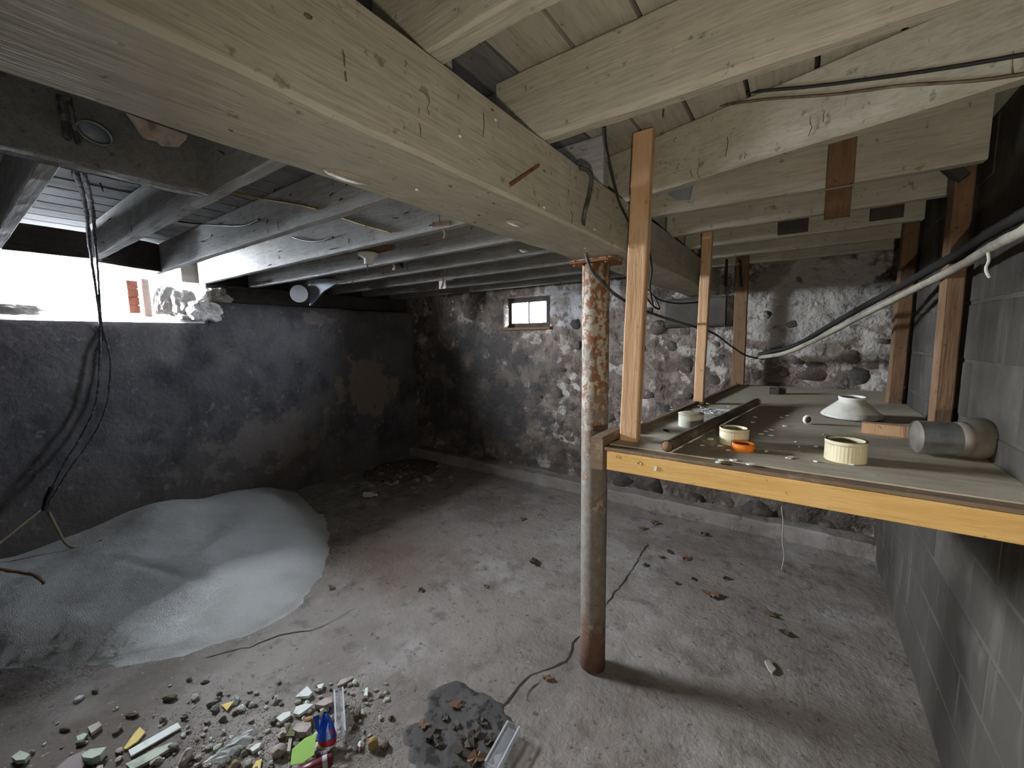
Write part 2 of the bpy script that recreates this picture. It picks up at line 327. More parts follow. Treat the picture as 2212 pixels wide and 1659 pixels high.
def rough_mesh(name, m, seed, sq):
    bm = bmesh.new(); bmesh.ops.create_icosphere(bm, subdivisions=4, radius=1)
    for v in bm.verts:
        p = v.co.copy(); q = max(abs(p.x), abs(p.y), abs(p.z)); v.co = p.lerp(p / q, .45) * .85
        v.co *= 1 + .30 * n3(p, 1.3, seed) + .20 * n3(p, 3.1, seed + 5) + .10 * n3(p, 8, seed + 7)
        v.co = Vector((v.co.x * sq[0], v.co.y * sq[1], v.co.z * sq[2]))
    me = bpy.data.meshes.new(name); bm.to_mesh(me); bm.free(); me.materials.append(MT[m]); return me
def surf(nu, nv, fn, depth, skip=None):
    """a wall face as a displaced grid, thickened by the vector depth"""
    bm = bmesh.new(); g = [[bm.verts.new(fn(i / nu, j / nv)) for j in range(nv + 1)] for i in range(nu + 1)]
    for i in range(nu):
        for j in range(nv):
            if skip and skip((g[i][j].co + g[i + 1][j + 1].co) / 2): continue
            bm.faces.new((g[i][j], g[i + 1][j], g[i + 1][j + 1], g[i][j + 1]))
    for v in [v for v in bm.verts if not v.link_faces]: bm.verts.remove(v)
    front = list(bm.faces)
    r = bmesh.ops.extrude_face_region(bm, geom=front, use_keep_orig=True)
    bmesh.ops.translate(bm, verts=[e for e in r['geom'] if isinstance(e, bmesh.types.BMVert)], vec=depth)
    bmesh.ops.recalc_face_normals(bm, faces=bm.faces)
    return bm
def bmobj(name, bm, m, parent=None, smooth=False):
    me = bpy.data.meshes.new(name); bm.to_mesh(me); bm.free()
    if smooth: me.shade_smooth()
    me.materials.append(MT[m]); return link(name, me, parent)

XL, XR, YB, YF = -4.13, 0.48, 3.62, -2.4
ZJ0, ZJ1 = 2.01, 2.20     # joist bottom / top
# ------------------------------------------------------------------ floor
def floor_fn(u, v):
    x = XL - .25 + u * (XR + .35 - XL + .25); y = YF - .1 + v * (YB + .2 - YF + .1)
    return (x, y, .006 * n3((x, y, 0), 1.2, 3) + .003 * n3((x, y, 0), 6, 8) - .006)
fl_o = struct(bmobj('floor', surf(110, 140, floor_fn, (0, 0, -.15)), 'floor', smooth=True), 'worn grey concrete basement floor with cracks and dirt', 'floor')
def crack(px, w):
    pts = [at(x, y, 'z', .002) for x, y in px]; fine = []
    for a, b in zip(pts, pts[1:]):
        k = max(2, int((b - a).length / .035))
        for i in range(k): fine.append(a.lerp(b, i / k) + Vector((random.uniform(-1, 1), random.uniform(-1, 1), 0)) * .008)
    fine.append(pts[-1]); vs = []; fs = []
    for i, p in enumerate(fine):
        d = (fine[min(i + 1, len(fine) - 1)] - fine[max(i - 1, 0)]).normalized(); n = Vector((-d.y, d.x, 0))
        ww = w * random.uniform(.3, 1.2) * (0.2 if i in (0, len(fine) - 1) else 1)
        z = floor_fn((p.x - XL + .25) / (XR + .35 - XL + .25), (p.y - YF + .1) / (YB + .2 - YF + .1))[2]
        vs += [(p.x + n.x * ww, p.y + n.y * ww, z + .0022), (p.x - n.x * ww, p.y - n.y * ww, z + .0022)]
    for i in range(len(fine) - 1): fs.append((2 * i, 2 * i + 1, 2 * i + 3, 2 * i + 2))
    MB().add(vs, fs).build('crack', 'crack', fl_o)
crack([(1078, 1532), (1110, 1495), (1150, 1455), (1195, 1440), (1222, 1425), (1240, 1385), (1252, 1370)], .006)
crack([(1308, 1302), (1350, 1250), (1385, 1195), (1400, 1172)], .004)
crack([(1135, 1512), (1150, 1480), (1172, 1462)], .004)
crack([(440, 1418), (540, 1395), (600, 1370), (690, 1355), (770, 1310)], .003)
# ------------------------------------------------------------------ walls
WIN = (.10, 1.40, 1.65)   # left opening: y0, y1, sill height
def lw_fn(u, v):
    y = YF + u * (YB + .15 - YF); z = -.1 + v * 1.94
    d = .018 * n3((0, y, z), 1.4, 2) + .010 * n3((0, y, z), 4, 5) + .004 * n3((0, y, z), 14, 6)
    e = 0.012 * n3((0, y, 0), 5, 11) if v == 1 else 0
    return (XL + d + .03 * max(0, (.25 - z)), y, z + e)
wl = struct(bmobj('wall_left', surf(150, 54, lw_fn, (-.42, 0, 0), lambda p: WIN[0] < p.y < WIN[1] and p.z > WIN[2]), 'lwall', smooth=False), 'sooty dark plastered wall with the broken window opening', 'wall')
for f in wl.data.polygons: f.use_smooth = True
# broken masonry sill in the opening
def sill_fn(u, v):
    y = WIN[0] + u * (WIN[1] - WIN[0]); x = XL - .025 - v * .40
    return (x, y, 1.648 + .08 * min(1, v * 1.6) + .02 * n3((x, y, 0), 7, 3) * min(1, v * 5) + .05 * max(0, (u - .8) / .2))
sl = bmobj('sill', surf(60, 14, sill_fn, (0, 0, -.10)), 'lime', wl)
for k, (px, py, ax, sx, sy, sz, m) in enumerate([(440, 672, -4.16, .09, .13, .10, 'lime'), (395, 655, -4.28, .09, .10, .13, 'lime'), (360, 650, -4.34, .08, .09, .13, 'newpl'), (410, 690, -4.20, .06, .09, .05, 'lime'), (30, 668, -4.24, .08, .14, .04, 'newpl'), (465, 640, -4.25, .10, .12, .08, 'newpl')]):
    link('stone', rough_mesh('sill_stone', m, k * 3.3, (sx, sy, sz)), wl, at(px, py, 'x', ax))
for z in (1.74, 1.804, 1.868, 1.932):
    MB().box(-4.44, -4.34, .93, 1.00, z, z + .062).build('brick', 'brick', wl, bevel=.004)
MB().box(XL - .44, XL - .33, WIN[1] + .04, YB + .15, 1.76, 2.22).build('backing_masonry', 'lwall', wl)
# back wall
BW = (-2.70, -2.10, 1.60, 1.93)
def bw_fn(u, v):
    x = XL - .45 + u * (XR + .2 - XL + .45); z = -.1 + v * 2.31
    rough = 1.0 if x > -2.3 else .55
    d = rough * (.030 * n3((x, 0, z), 3.2, 2) + .030 * n3((x, 0, z), 8, 5) + .014 * n3((x, 0, z), 20, 5))
    if z > 1.35 and x > -.6: d *= .5
    return (x, YB + .02 + d - .03 * max(0, .3 - z), z)
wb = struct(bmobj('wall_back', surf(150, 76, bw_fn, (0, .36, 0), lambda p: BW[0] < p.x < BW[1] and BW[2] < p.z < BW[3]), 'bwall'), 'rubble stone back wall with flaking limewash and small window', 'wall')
for f in wb.data.polygons: f.use_smooth = True
stones = [blob_mesh('stone', 'stone', 2, .38, k * 1.7, (1, .7, .85)) for k in range(8)]; dst = [blob_mesh('stone', 'dstone', 2, .38, k * 2.9, (1, .7, .85)) for k in range(4)]
placed = []
def put_stone(x, z, r, dark=False, a=None):
    placed.append((x, z, r))
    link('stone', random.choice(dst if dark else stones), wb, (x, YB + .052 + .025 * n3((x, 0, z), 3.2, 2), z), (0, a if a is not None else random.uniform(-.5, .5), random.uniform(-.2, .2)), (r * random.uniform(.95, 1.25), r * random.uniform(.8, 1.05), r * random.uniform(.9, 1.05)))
for (px, py, w, dk) in [(1422, 710, 43, 0), (1453, 744, 34, 1), (1417, 789, 46, 0), (1483, 791, 44, 0), (1560, 773, 30, 1), (1541, 742, 30, 0), (1541, 826, 40, 0), (1214, 787, 42, 0), (1230, 821, 34, 0), (1385, 750, 30, 0), (1480, 712, 30, 0), (1365, 700, 26, 1),
        (1437, 826, 26, 0), (1395, 850, 40, 0), (1480, 850, 34, 0), (1340, 765, 34, 0), (1340, 850, 36, 0), (1240, 700, 34, 1), (1200, 730, 36, 0), (1240, 745, 30, 0), (1195, 845, 40, 0), (1230, 880, 38, 0), (1190, 910, 34, 0), (1235, 945, 44, 0), (1190, 980, 36, 0),
        (1400, 1048, 60, 1), (1345, 1045, 50, 1), (1490, 1075, 56, 1), (1560, 1088, 44, 0), (1640, 1112, 66, 1), (1720, 1125, 44, 0), (1800, 1150, 60, 1), (1770, 800, 60, 0), (1860, 812, 50, 1), (1680, 800, 44, 0), (1725, 775, 36, 0), (1840, 770, 40, 0), (1890, 790, 34, 0), (1660, 765, 34, 1), (1910, 735, 30, 0),
        (970, 690, 36, 0), (1020, 680, 40, 0), (1065, 705, 34, 0), (1050, 665, 30, 0), (930, 720, 34, 0), (985, 735, 30, 1), (900, 800, 32, 0), (880, 765, 30, 0)]:
    p = at(px, py, 'y', YB); put_stone(p.x, p.z, w * 3.9 / FPX / 2 * (.95 if px < 1650 else .78), bool(dk))
tries = 0
while len(placed) < 165 and tries < 6000:
    tries += 1
    x = random.uniform(-3.9, .42); z = random.uniform(.12, 2.0); r = random.uniform(.035, .075)
    if x < -2.2 and random.random() < .75: continue
    if z > 1.45 and x > -.6 and random.random() < .8: continue
    if BW[0] - .1 < x < BW[1] + .1 and z > BW[2] - .1: continue
    if -2.1 < x < -1.4 and z > 1.65: continue
    if any((x - a) ** 2 + (z - b) ** 2 < (r + c) ** 2 * .95 for a, b, c in placed): continue
    put_stone(x, z, r, random.random() < .3)
# bearing pad under the beam end
MB().timber((-.95, YB - .005, 1.69), (-.50, YB - .005, 1.69), .10, .24, 8, .02, .012, 4).build('bearing_pad', 'mortar', wb)
# right wall of concrete blocks
wr = struct(MB().box(XR - .0055, XR + .22, YF, YB + .3, -.1, 2.7).build('wall_right', 'mortar'), 'grey concrete block wall on the right', 'wall')
blk = MB().box(-.008, .15, -.195, .195, -.095, .095).mesh('block', 'cmu', bevel=.004); half = MB().box(-.008, .15, -.095, .095, -.095, .095).mesh('block', 'cmu', bevel=.004)
for c in range(13):
    y = YB - .195 - (.2 if c % 2 else 0)
    if c % 2: link('block', half, wr, (XR, YB - .098, .1 + c * .2))
    while y > YF:
        link('block', blk, wr, (XR + random.uniform(-.002, .003), y, .1 + c * .2)); y -= .4
# wall behind the photographer
wf = struct(MB().box(XL - .4, XR + .2, YF - .2, YF, -.1, 2.7).build('wall_front', 'lwall'), 'dark wall behind the viewpoint', 'wall')
# concrete kerb along the back wall
kb = struct(MB().timber((XL - .1, 3.56, .04), (XR + .1, 3.56, .04), .17, .13, 60, .012, .012, 7).build('trim_1', 'floor'), 'low concrete kerb along the foot of the stone wall', 'kerb')
# outside ground
struct(MB().box(-14, XL - .40, -8, 14, 1.2, 1.55).box(XL - .40, 8, YB + .40, 14, 1.2, 1.5).build('ground', 'snow'), 'bright ground outside the broken window', 'ground')
# ------------------------------------------------------------------ ceiling boards and rim
ce = struct(MB().box(-4.6, XR + .2, YF - .1, YB + .4, ZJ1 + .030, ZJ1 + .045).build('ceiling', 'dark'), 'underside of the floor above made of wide boards', 'ceiling')
def board(x, y0, y1):
    g = random.uniform(.003, .007) if x < -.75 else .006
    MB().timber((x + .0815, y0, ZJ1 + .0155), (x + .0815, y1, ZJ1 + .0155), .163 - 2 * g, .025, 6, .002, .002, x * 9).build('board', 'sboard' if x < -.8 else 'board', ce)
for k in range(-25, 7):
    x = -.496 + .163 * k
    board(x, YF, YB)
nailm = MB().tube([(0, 0, 0), (0, 0, -.022), (0, 0, -.03)], [.0022, .0018, .0003], 5).mesh('nail', 'nail')
for k in range(70):
    x = random.uniform(-3.4, -.85) if k < 52 else random.uniform(-.5, .4); y = random.uniform(.3, 3.2)
    link('nail', nailm, ce, (x, y, ZJ1 + .004), (random.uniform(-.5, .5), random.uniform(-.5, .5), 0), (1.4, 1.4, random.uniform(.8, 1.7)))
# timber plates on top of the left wall
tag(MB().timber((-4.33, WIN[1] + .02, 1.93), (-4.33, YB + .1, 1.93), .20, .15, 16, .006, .003, 2).build('sill_plate', 'dark'), 'dark timber plate lying on top of the sooty left wall', 'timber')
tag(MB().timber((-4.33, YF, 2.02), (-4.33, WIN[0], 2.02), .20, .36, 8, .006, .003, 2).build('sill_plate', 'dark'), 'dark timber plate on the left wall behind the viewpoint', 'timber')
tag(MB().timber((-4.40, WIN[1] - .1, 2.11), (-4.40, YB + .1, 2.11), .045, .185, 10, .004, .002, 3).build('rim_board', 'dark'), 'dark rim board closing the joist ends above the left wall', 'board')
# ------------------------------------------------------------------ main beam
bmr = thing('main_beam', 'massive whitewashed timber beam running overhead to the back wall', 'beam', (-.6775, 0, 1.82))
def tim(name, a, b, w, h, m, parent, off=(0, 0, 0), seg=12, ch=.006, wob=.002, seed=0.0, side=None):
    return MB().timber(Vector(a) - Vector(off), Vector(b) - Vector(off), w, h, seg, ch, wob, seed, side).build(name, m, parent)
bo = (-.6775, 0, 1.82)
tim('timber', (-.6775, YF, 1.9125), (-.6775, YB + .04, 1.9125), .225, .185, 'beam', bmr, bo, 90, .007, .0035, 1)
for (px, py, r) in [(752, 383, .024), (1115, 483, .020), (1132, 545 - 3, .012)]:
    p = at(px, py, 'z', 1.8185)
    k = MB().lathe([(0, -.0025), (.55, -.0035), (.62, -.0005), (.8, -.0022), (.86, -.0004), (1, .0004)], 20).build('knot', 'knot', bmr, True, loc=p - Vector(bo)); k.scale = (r, r * 2.1, .9)
a = at(1163, 357, 'x', -.562); b = at(1101, 402, 'x', -.535)
MB().tube([a - Vector(bo), (a + b) / 2 - Vector(bo), b - Vector(bo)], [.004, .0035, .003], 7).build('spike', 'rusty', bmr)
for k in range(46):   # flaked paint crumbs and dirt hanging from the timber
    if k % 2: p = Vector((random.uniform(-.78, -.58), random.uniform(.15, 2.6), 1.8195))
    else: p = Vector((-.5645, random.uniform(.2, 1.6), random.uniform(1.83, 2.0)))
    s = random.uniform(.0015, .004)
    link('paint_flake', blob_mesh('paint_flake', random.choice(['white', 'plaster', 'leaf']), 1, .4, k), bmr, p - Vector(bo), None, (s, s * 1.8, s))
# ------------------------------------------------------------------ joists
JY = {'A': .655, 'B': 1.047, 'C': 1.462, 'D': 1.86, 'E': 2.245, 'F': 2.66, 'G': 3.10, 'H': 3.50}
lab = {'A': 'whitewashed joist reaching the window opening, butted by the short header', 'B': 'second whitewashed joist past the window, crossed by the yellow wire',
       'C': 'third joist left of the beam, with nail tips along its lit face', 'D': 'fourth joist left of the beam, above the porcelain lamp socket',
       'E': 'fifth joist left of the beam, just behind the sheet metal duct boot', 'F': 'sixth joist left of the beam, near the pink electrical box',
       'G': 'second to last joist before the small back window', 'H': 'last joist left of the beam, directly above the small back window'}
for k, y in JY.items():
    x0 = {'A': -3.50, 'B': -3.95}.get(k, -4.36)
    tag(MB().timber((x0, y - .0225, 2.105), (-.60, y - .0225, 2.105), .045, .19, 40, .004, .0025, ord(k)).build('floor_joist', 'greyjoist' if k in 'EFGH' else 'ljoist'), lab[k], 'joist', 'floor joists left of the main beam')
njm = MB().tube([(0, 0, 0), (0, -.018, -.004), (0, -.024, -.006)], [.0022, .0018, .0005], 5).mesh('nail', 'nail')
for o in [o for o in COL.objects if o.name.startswith('floor_joist')]:
    y = o.data.vertices[0].co.y; y = min(v.co.y for v in o.data.vertices)
    for q in range(9): link('nail', njm, o, (random.uniform(-3.2, -.95), y + .004, random.uniform(2.03, 2.17)), (random.uniform(-.3, .6), 0, random.uniform(-.9, .9)), (1.2, 1.2, 1.2))
tag(MB().timber((-3.50, .2475 - .0, 2.105), (-1.79, .2475, 2.105), .045, .19, 20, .004, .0025, 2).build('floor_joist', 'ljoist'), 'short joist at the far left running from header to bright window', 'joist', 'floor joists left of the main beam')
for k, y in enumerate((-.15, -.56, -.97, -1.38, -1.8)):
    tag(MB().timber((-4.36 if y < -.7 else -3.5, y, 2.105), (-.6, y, 2.105), .045, .19, 8, .004, .0025, k).build('floor_joist', 'joist'), 'left hand joist behind the viewpoint', 'joist', 'joists behind the viewpoint')
hd = thing('header', 'doubled timber header hanging between joists left of the beam', 'timber', (-1.745, 0, 2.01))
tim('timber', (-1.7225, -.2, 2.105), (-1.7225, .61, 2.105), .043, .19, 'greyjoist', hd, (-1.745, 0, 2.01), 14, .004, .003, 3)
tim('timber', (-1.7675, -.2, 2.105), (-1.7675, .61, 2.105), .043, .185, 'greyjoist', hd, (-1.745, 0, 2.01), 14, .004, .003, 4)
tag(MB().timber((-3.525, .27, 2.085), (-3.525, .605, 2.085), .04, .15, 6, .004, .003, 4).build('blocking_board', 'dark'), 'dark blocking board over the window with a slit of daylight above', 'board')
tag(MB().timber((-3.60, .66, 2.10), (-3.78, 1.0, 2.10), .04, .19, 6, .004, .003, 5).build('blocking_board', 'dark'), 'dark slanted blocking board beside the window, between two joists', 'board')
tag(MB().timber((-3.525, -.7, 2.10), (-3.525, .22, 2.10), .04, .19, 6, .004, .003, 6).build('blocking_board', 'dark'), 'dark blocking board at the far left over the window', 'board')
RJ = [('nearest whitewashed joist right of the beam, at the top of the picture', (.5865, .5865)), ('thick pale joist right of the beam with a wavy grained face', (.985, .985)),
      ('skewed whitewashed joist right of the beam carrying the two cables', (1.64, 1.33)), ('fourth joist right of the beam, ending short of the block wall', (1.86, 1.89)),
      ('dim joist right of the beam, fifth from the front', (2.27, 2.27)), ('dim joist right of the beam, sixth from the front', (2.67, 2.67)), ('dark joist right of the beam, seventh from the front', (3.08, 3.08)), ('last dark joist right of the beam, against the stone wall', (3.47, 3.47))]
for k, (lb, (y0, y1)) in enumerate(RJ):
    tag(MB().timber((-.72, y0, 2.105), (.42, y1, 2.105), .045 if k != 1 else .05, .19, 24, .005 if k != 1 else .012, .003, 20 + k * 3).build('floor_joist', 'joist'), lb, 'joist', 'floor joists right of the main beam')
for k, y in enumerate((.17, -.24, -.65, -1.06, -1.47)):
    tag(MB().timber((-.72, y, 2.105), (.45, y, 2.105), .045, .19, 8, .004, .0025, 40 + k).build('floor_joist', 'joist'), 'right hand joist behind the viewpoint', 'joist', 'joists behind the viewpoint')
# brown cleats nailed to the right joists
def cleat(lb, px, yy, z0, z1, w=.075, m='brown', name='wood_cleat'):
    p = at(px[0], px[1], 'y', yy)
    tag(MB().timber((p.x, yy, z0), (p.x, yy, z1), w, .02, 4, .003, .002, px[0], side=(1, 0, 0)).build(name, m), lb, 'board')
cleat('brown cleat nailed upright to the fourth right hand joist', (1818, 350), 1.835, 2.0, 2.19)
cleat('brown cleat on the joist behind, below the other brown cleat', (1810, 437), 2.232, 1.98, 2.19, .085)
cleat('dark square block on a dim joist right of the beam', (1712, 502), 2.63, 2.02, 2.16, .13, 'dark', 'wood_block')
cleat('dark stub of wood high up near the block wall', (1910, 512), 2.65, 2.03, 2.10, .12, 'dark', 'wood_block')
# ------------------------------------------------------------------ steel column
cl = thing('support_column', 'rusty round steel post holding up the main beam', 'column', (-.713, 1.618, 0))
MB().tube([(0, 0, z) for z in np.linspace(0, 1.795, 14)], .056, 28).build('pipe', 'rust', cl, True)
tp = MB().box(-.085, .085, -.075, .075, 1.797, 1.806).build('top_plate', 'rusty', cl, bevel=.002)
MB().box(-.10, .10, -.05, .05, 1.806, 1.817).build('shim', 'rust', cl, bevel=.002)
for sx in (-1, 1): MB().tube([(sx * .068, -.055, 1.79), (sx * .068, -.055, 1.812)], .007, 6).build('bolt', 'rusty', tp)
# ------------------------------------------------------------------ shelf
ZS = 1.12
sh = thing('hanging_shelf', 'deep plywood shelf with a yellow pine front edge hung on posts', 'shelf', (0, 1.34, 1.04))
so = (0, 1.34, 1.04)
def sw(p): return Vector(p) - Vector(so)
fr = tim('front_rail', (-.535, 1.339, 1.0725), (.47, 1.339, 1.0725), .038, .066, 'pinef', sh, so, 30, .002, .0012, 3)
tim('top_strip', (-.545, 1.348, 1.111), (.47, 1.348, 1.111), .05, .011, 'dustedge', sh, so, 30, .002, .0012, 5)
lx = lambda y: -.545 + (y - 1.37) * .082
MB().add([sw(p) for p in [(lx(1.37), 1.37, 1.100), (.47, 1.37, 1.100), (.47, 3.57, 1.100), (lx(3.57), 3.57, 1.100), (lx(1.37), 1.37, ZS), (.47, 1.37, ZS), (.47, 3.57, ZS), (lx(3.57), 3.57, ZS)]],
         [(0, 1, 2, 3), (4, 5, 6, 7), (0, 1, 5, 4), (1, 2, 6, 5), (2, 3, 7, 6), (3, 0, 4, 7)]).build('shelf_board', 'dusty', sh)
tim('side_rail', (lx(1.56) - .012, 1.56, 1.088), (lx(3.56) - .012, 3.56, 1.088), .022, .095, 'dustedge', sh, so, 10, .002, .0015, 6)
for yy in (1.9, 2.5, 3.1): tim('cross_bearer', (lx(yy), yy, 1.07), (.47, yy, 1.07), .038, .058, 'pine', sh, so, 4, .002, .001, yy)
tim('end_block', (-.575, 1.325, 1.090), (-.575, 1.52, 1.090), .045, .115, 'dustedge', sh, so, 4, .004, .002, 8)
def post(a, b, w, d, m):
    tim('post', a, b, w, d, m, sh, so, 20, .004, .0018, a[0] * 7, side=(1, 0, 0))
post((-.505, 1.462, ZS - .06), (-.472, 1.455, 2.18), .066, .042, 'pine')
post((-.462, 2.47, ZS - .06), (-.44, 2.44, 2.18), .05, .040, 'pine')
post((-.385, 3.50, ZS - .06), (-.385, 3.44, 2.18), .085, .040, 'brown')
post((.435, 2.16, ZS - .06), (.425, 2.14, 2.19), .05, .085, 'brown')
post((.425, 3.02, ZS - .06), (.43, 3.02, 2.19), .06, .085, 'brown')
tim('brace', (.30, 2.10, 2.17), (.42, 2.09, 2.02), .06, .03, 'dark', sh, so, 4, .003, .002, 2)
for (px, py) in ((1334, 986), (1381, 1000)):
    p = at(px, py, 'y', 1.319); MB().lathe([(0, -.002), (.003, -.002), (.0055, 0), (.006, .001)], 12).build('screw', 'steel', fr, True, loc=sw(p), rot=(math.radians(90), 0, 0))
MB().box(-.010, .010, -.0015, .0015, -.008, .008).build('tape_scrap', 'white', fr, loc=sw(at(1416, 1012, 'y', 1.318)), rot=(0, .2, 0)).scale = (.35, 1, 1)
# ------------------------------------------------------------------ things on the shelf
def onshelf(px, py, dz=0.0): return at(px, py, 'z', ZS) + Vector((0, 0, dz))
def coupling(lb, px, py, r, h, m, rip=.010, name='pipe_coupling', wall=.006, flange=True):
    t = thing(name, lb, 'pipe fitting', onshelf(px, py), (0, 0, random.random()))
    MB().lathe([(r - wall, h), (r - wall, .0), (r, 0), (r, h)], 72, True, rip).build('body', m, t)
    if flange: MB().lathe([(r - wall - .001, h * .80), (r + .001, h * .80), (r + .0012, h), (r - wall - .001, h)], 44, True).build('rim', m, t, True)
    return t
coupling('cream plastic coupling ring behind the small orange cap', 1585, 957, .046, .056, 'pvc')
coupling('cream ribbed coupling ring alone near the shelf front', 1825, 993, .051, .062, 'pvc')
t = coupling('pale plastic cup with a dusty lid beside the iron pipe', 1492, 920, .049, .052, 'cap', 0, 'plastic_cup', flange=False)
MB().lathe([(0, .050), (.05, .050), (.052, .054), (.03, .056), (0, .0565)], 32).build('lid', 'dusty', t, True)
t = thing('orange_cap', 'small orange plastic cap with a split ring', 'cap', onshelf(1605, 972), (0, 0, .4))
MB().lathe([(.029, .024), (.029, 0), (.033, 0), (.034, .024)], 40, True).build('ring', 'orange', t, True)
MB().lathe([(0, .004), (.029, .004), (.029, .007), (0, .007)], 30).build('disc', 'orange', t, True)
t = thing('iron_pipe', 'long dusty iron pipe lying across the shelf', 'pipe', onshelf(1447, 972))
a = at(1441, 964, 'z', ZS + .022); b = at(1634, 868, 'z', ZS + .022); o_ = onshelf(1447, 972)
MB().tube([a - o_, a.lerp(b, .33) - o_, a.lerp(b, .66) - o_, b - o_], .0195, 20, cap=False).build('barrel', 'pipe', t, True); brl = COL.objects[-1]
d = (a - b).normalized()
MB().tube([a - o_ + d * .001, a - o_ - d * .012, a - o_ - d * .03], [.0175, .0135, .0135], 18).build('bore', 'brown', brl, True)
MB().tube([b - o_ - d * .004, b - o_ + d * .02], .0215, 20).build('collar', 'galv', brl, True)
t = thing('plastic_ring', 'tiny white ring standing on edge on the shelf', 'ring', onshelf(1745, 916, .019), (math.radians(90), 0, math.radians(35)))
MB().lathe([(.014, -.006), (.019, -.006), (.019, .006), (.014, .006)], 28, True).build('ring', 'white', t, True)
MB().lathe([(0, -.012), (.014, -.012), (.014, -.004), (0, -.004)], 20).build('core', 'brown', t, True)
t = thing('enamel_reflector', 'dusty white enamel lamp reflector standing upside down on shelf', 'reflector', onshelf(1838, 903), (math.radians(3), 0, 0))
MB().lathe([(.046, .096), (.050, .094), (.049, .078), (.056, .072), (.106, .024), (.112, .014), (.109, .013), (.056, .066), (.044, .075)], 44).build('shade', 'enamel', t, True)
MB().lathe([(.043, .088), (.051, .090), (.051, .099), (.043, .099)], 40, True).build('collar', 'porcelain', t, True)
for q in range(3): MB().box(-.006, .006, -.003, .003, 0, .024).build('clip', 'tin', t, loc=(.102 * math.cos(q * 2.1 + 3.6), .102 * math.sin(q * 2.1 + 3.6), .0))
t = thing('wood_offcut', 'short brown wood offcut behind the duct elbow', 'wood', onshelf(1860, 936), (0, 0, math.radians(-6)))
MB().timber((0, .02, .021), (.13, .02, .021), .045, .042, 5, .003, .001, 2).build('block', 'pine', t)
MB().timber((.131, .03, .021), (.23, .04, .021), .04, .038, 5, .003, .001, 4).build('block', 'brown', t)
# galvanised elbow
t = thing('duct_elbow', 'galvanised round duct elbow, bright collar and dusty bend', 'duct', onshelf(2015, 985))
c0 = onshelf(2015, 985); r = .051
left = at(1978, 946, 'z', ZS + r + .002); base = left - c0 + Vector((0, 0, .004))
ux = Vector((.90, .20, 0)).normalized()
q0 = base; q1 = base + ux * .095
MB().tube([q0, q0 + ux * .03, q0 + ux * .06, q1], [r, r, r, r], 32, cap=False).build('collar', 'galv', t, True)
MB().tube([q0 + ux * .004, q0 + ux * .012], [r * .985, r * .985], 32, cap=True).build('bore', 'galvd', t, True)
arc = [q1 - ux * .006]
hx = Vector((-ux.y, ux.x, 0))
for k in range(1, 13):
    th = math.radians(90) * k / 12; R_ = .085
    arc.append(q1 + ux * (R_ * math.sin(th)) + hx * (R_ * (1 - math.cos(th))))
arc.append(arc[-1] + hx * .015)
bnd = MB().tube(arc, [r * 1.02, r * 1.04, r * 1.08, r * 1.12] + [r * 1.16] * 4 + [r * 1.14] * 4 + [r * 1.06] * 2, 32).build('bend', 'galvd', t, True)
for k in (1, 5, 9): 
    dd = (arc[k + 1] - arc[k]).normalized(); MB().tube([arc[k] - dd * .003, arc[k] + dd * .003], r * (1.06 if k == 1 else 1.175), 32, cap=False).build('seam', 'galvd' if k != 9 else 'galv', bnd, True)
for k, (px, lb) in enumerate(((1672, 'left of the two small dark blocks far back on the shelf'), (1688, 'right of the two small dark blocks far back on the shelf'))):
    tag(MB().timber((-.025, 0, .02), (.025, 0, .02), .05, .04, 3, .004, .004, k).build('wood_block', 'dark', loc=onshelf(px, 851)), lb, 'block')
# glass dish with flakes
t = thing('glass_plate', 'flat dusty pane of glass littered with paint chips by second post', 'glass', onshelf(1535, 892), (0, 0, .1))
MB().box(-.09, .11, -.05, .09, .002, .006).build('pane', 'clearw', t)
MB().box(.03, .13, .06, .085, .006, .010).build('paper_strip', 'white', t)
def chip_mesh(name, m, sx, sy, t, k, n=6):
    poly = []
    rr = random.Random(k)
    for i in range(n):
        an = 2 * math.pi * (i + rr.uniform(-.3, .3)) / n; q = rr.uniform(.6, 1.1); poly.append((sx * q * math.cos(an), sy * q * math.sin(an)))
    return MB().prism(poly, 0, t).mesh(name, m)
for k in range(75):
    if k < 42: p = onshelf(random.gauss(1510, 32), random.gauss(889, 9))
    else: p = onshelf(random.uniform(1480, 1860), random.uniform(880, 1005))
    s = random.uniform(.005, .014)
    tag(link('paint_chip', chip_mesh('paint_chip', random.choice(['white', 'white', 'white', 'lgreen']), s, s * .7, .003, k), None, p + Vector((0, 0, .0065 if (k < 42) else .0005)), (random.uniform(-.1, .1), random.uniform(-.1, .1), random.uniform(0, 6))),
        'small pale paint chip in the cluster by the dusty glass pane' if k < 42 else 'small pale paint chip scattered on the open shelf boards', 'paint chip', 'paint chips on the shelf')
tag(link('plastic_scrap', chip_mesh('plastic_scrap', 'black', .013, .008, .006, 77), None, onshelf(1439, 931)), 'tiny dark blue scrap near the front post foot', 'scrap')
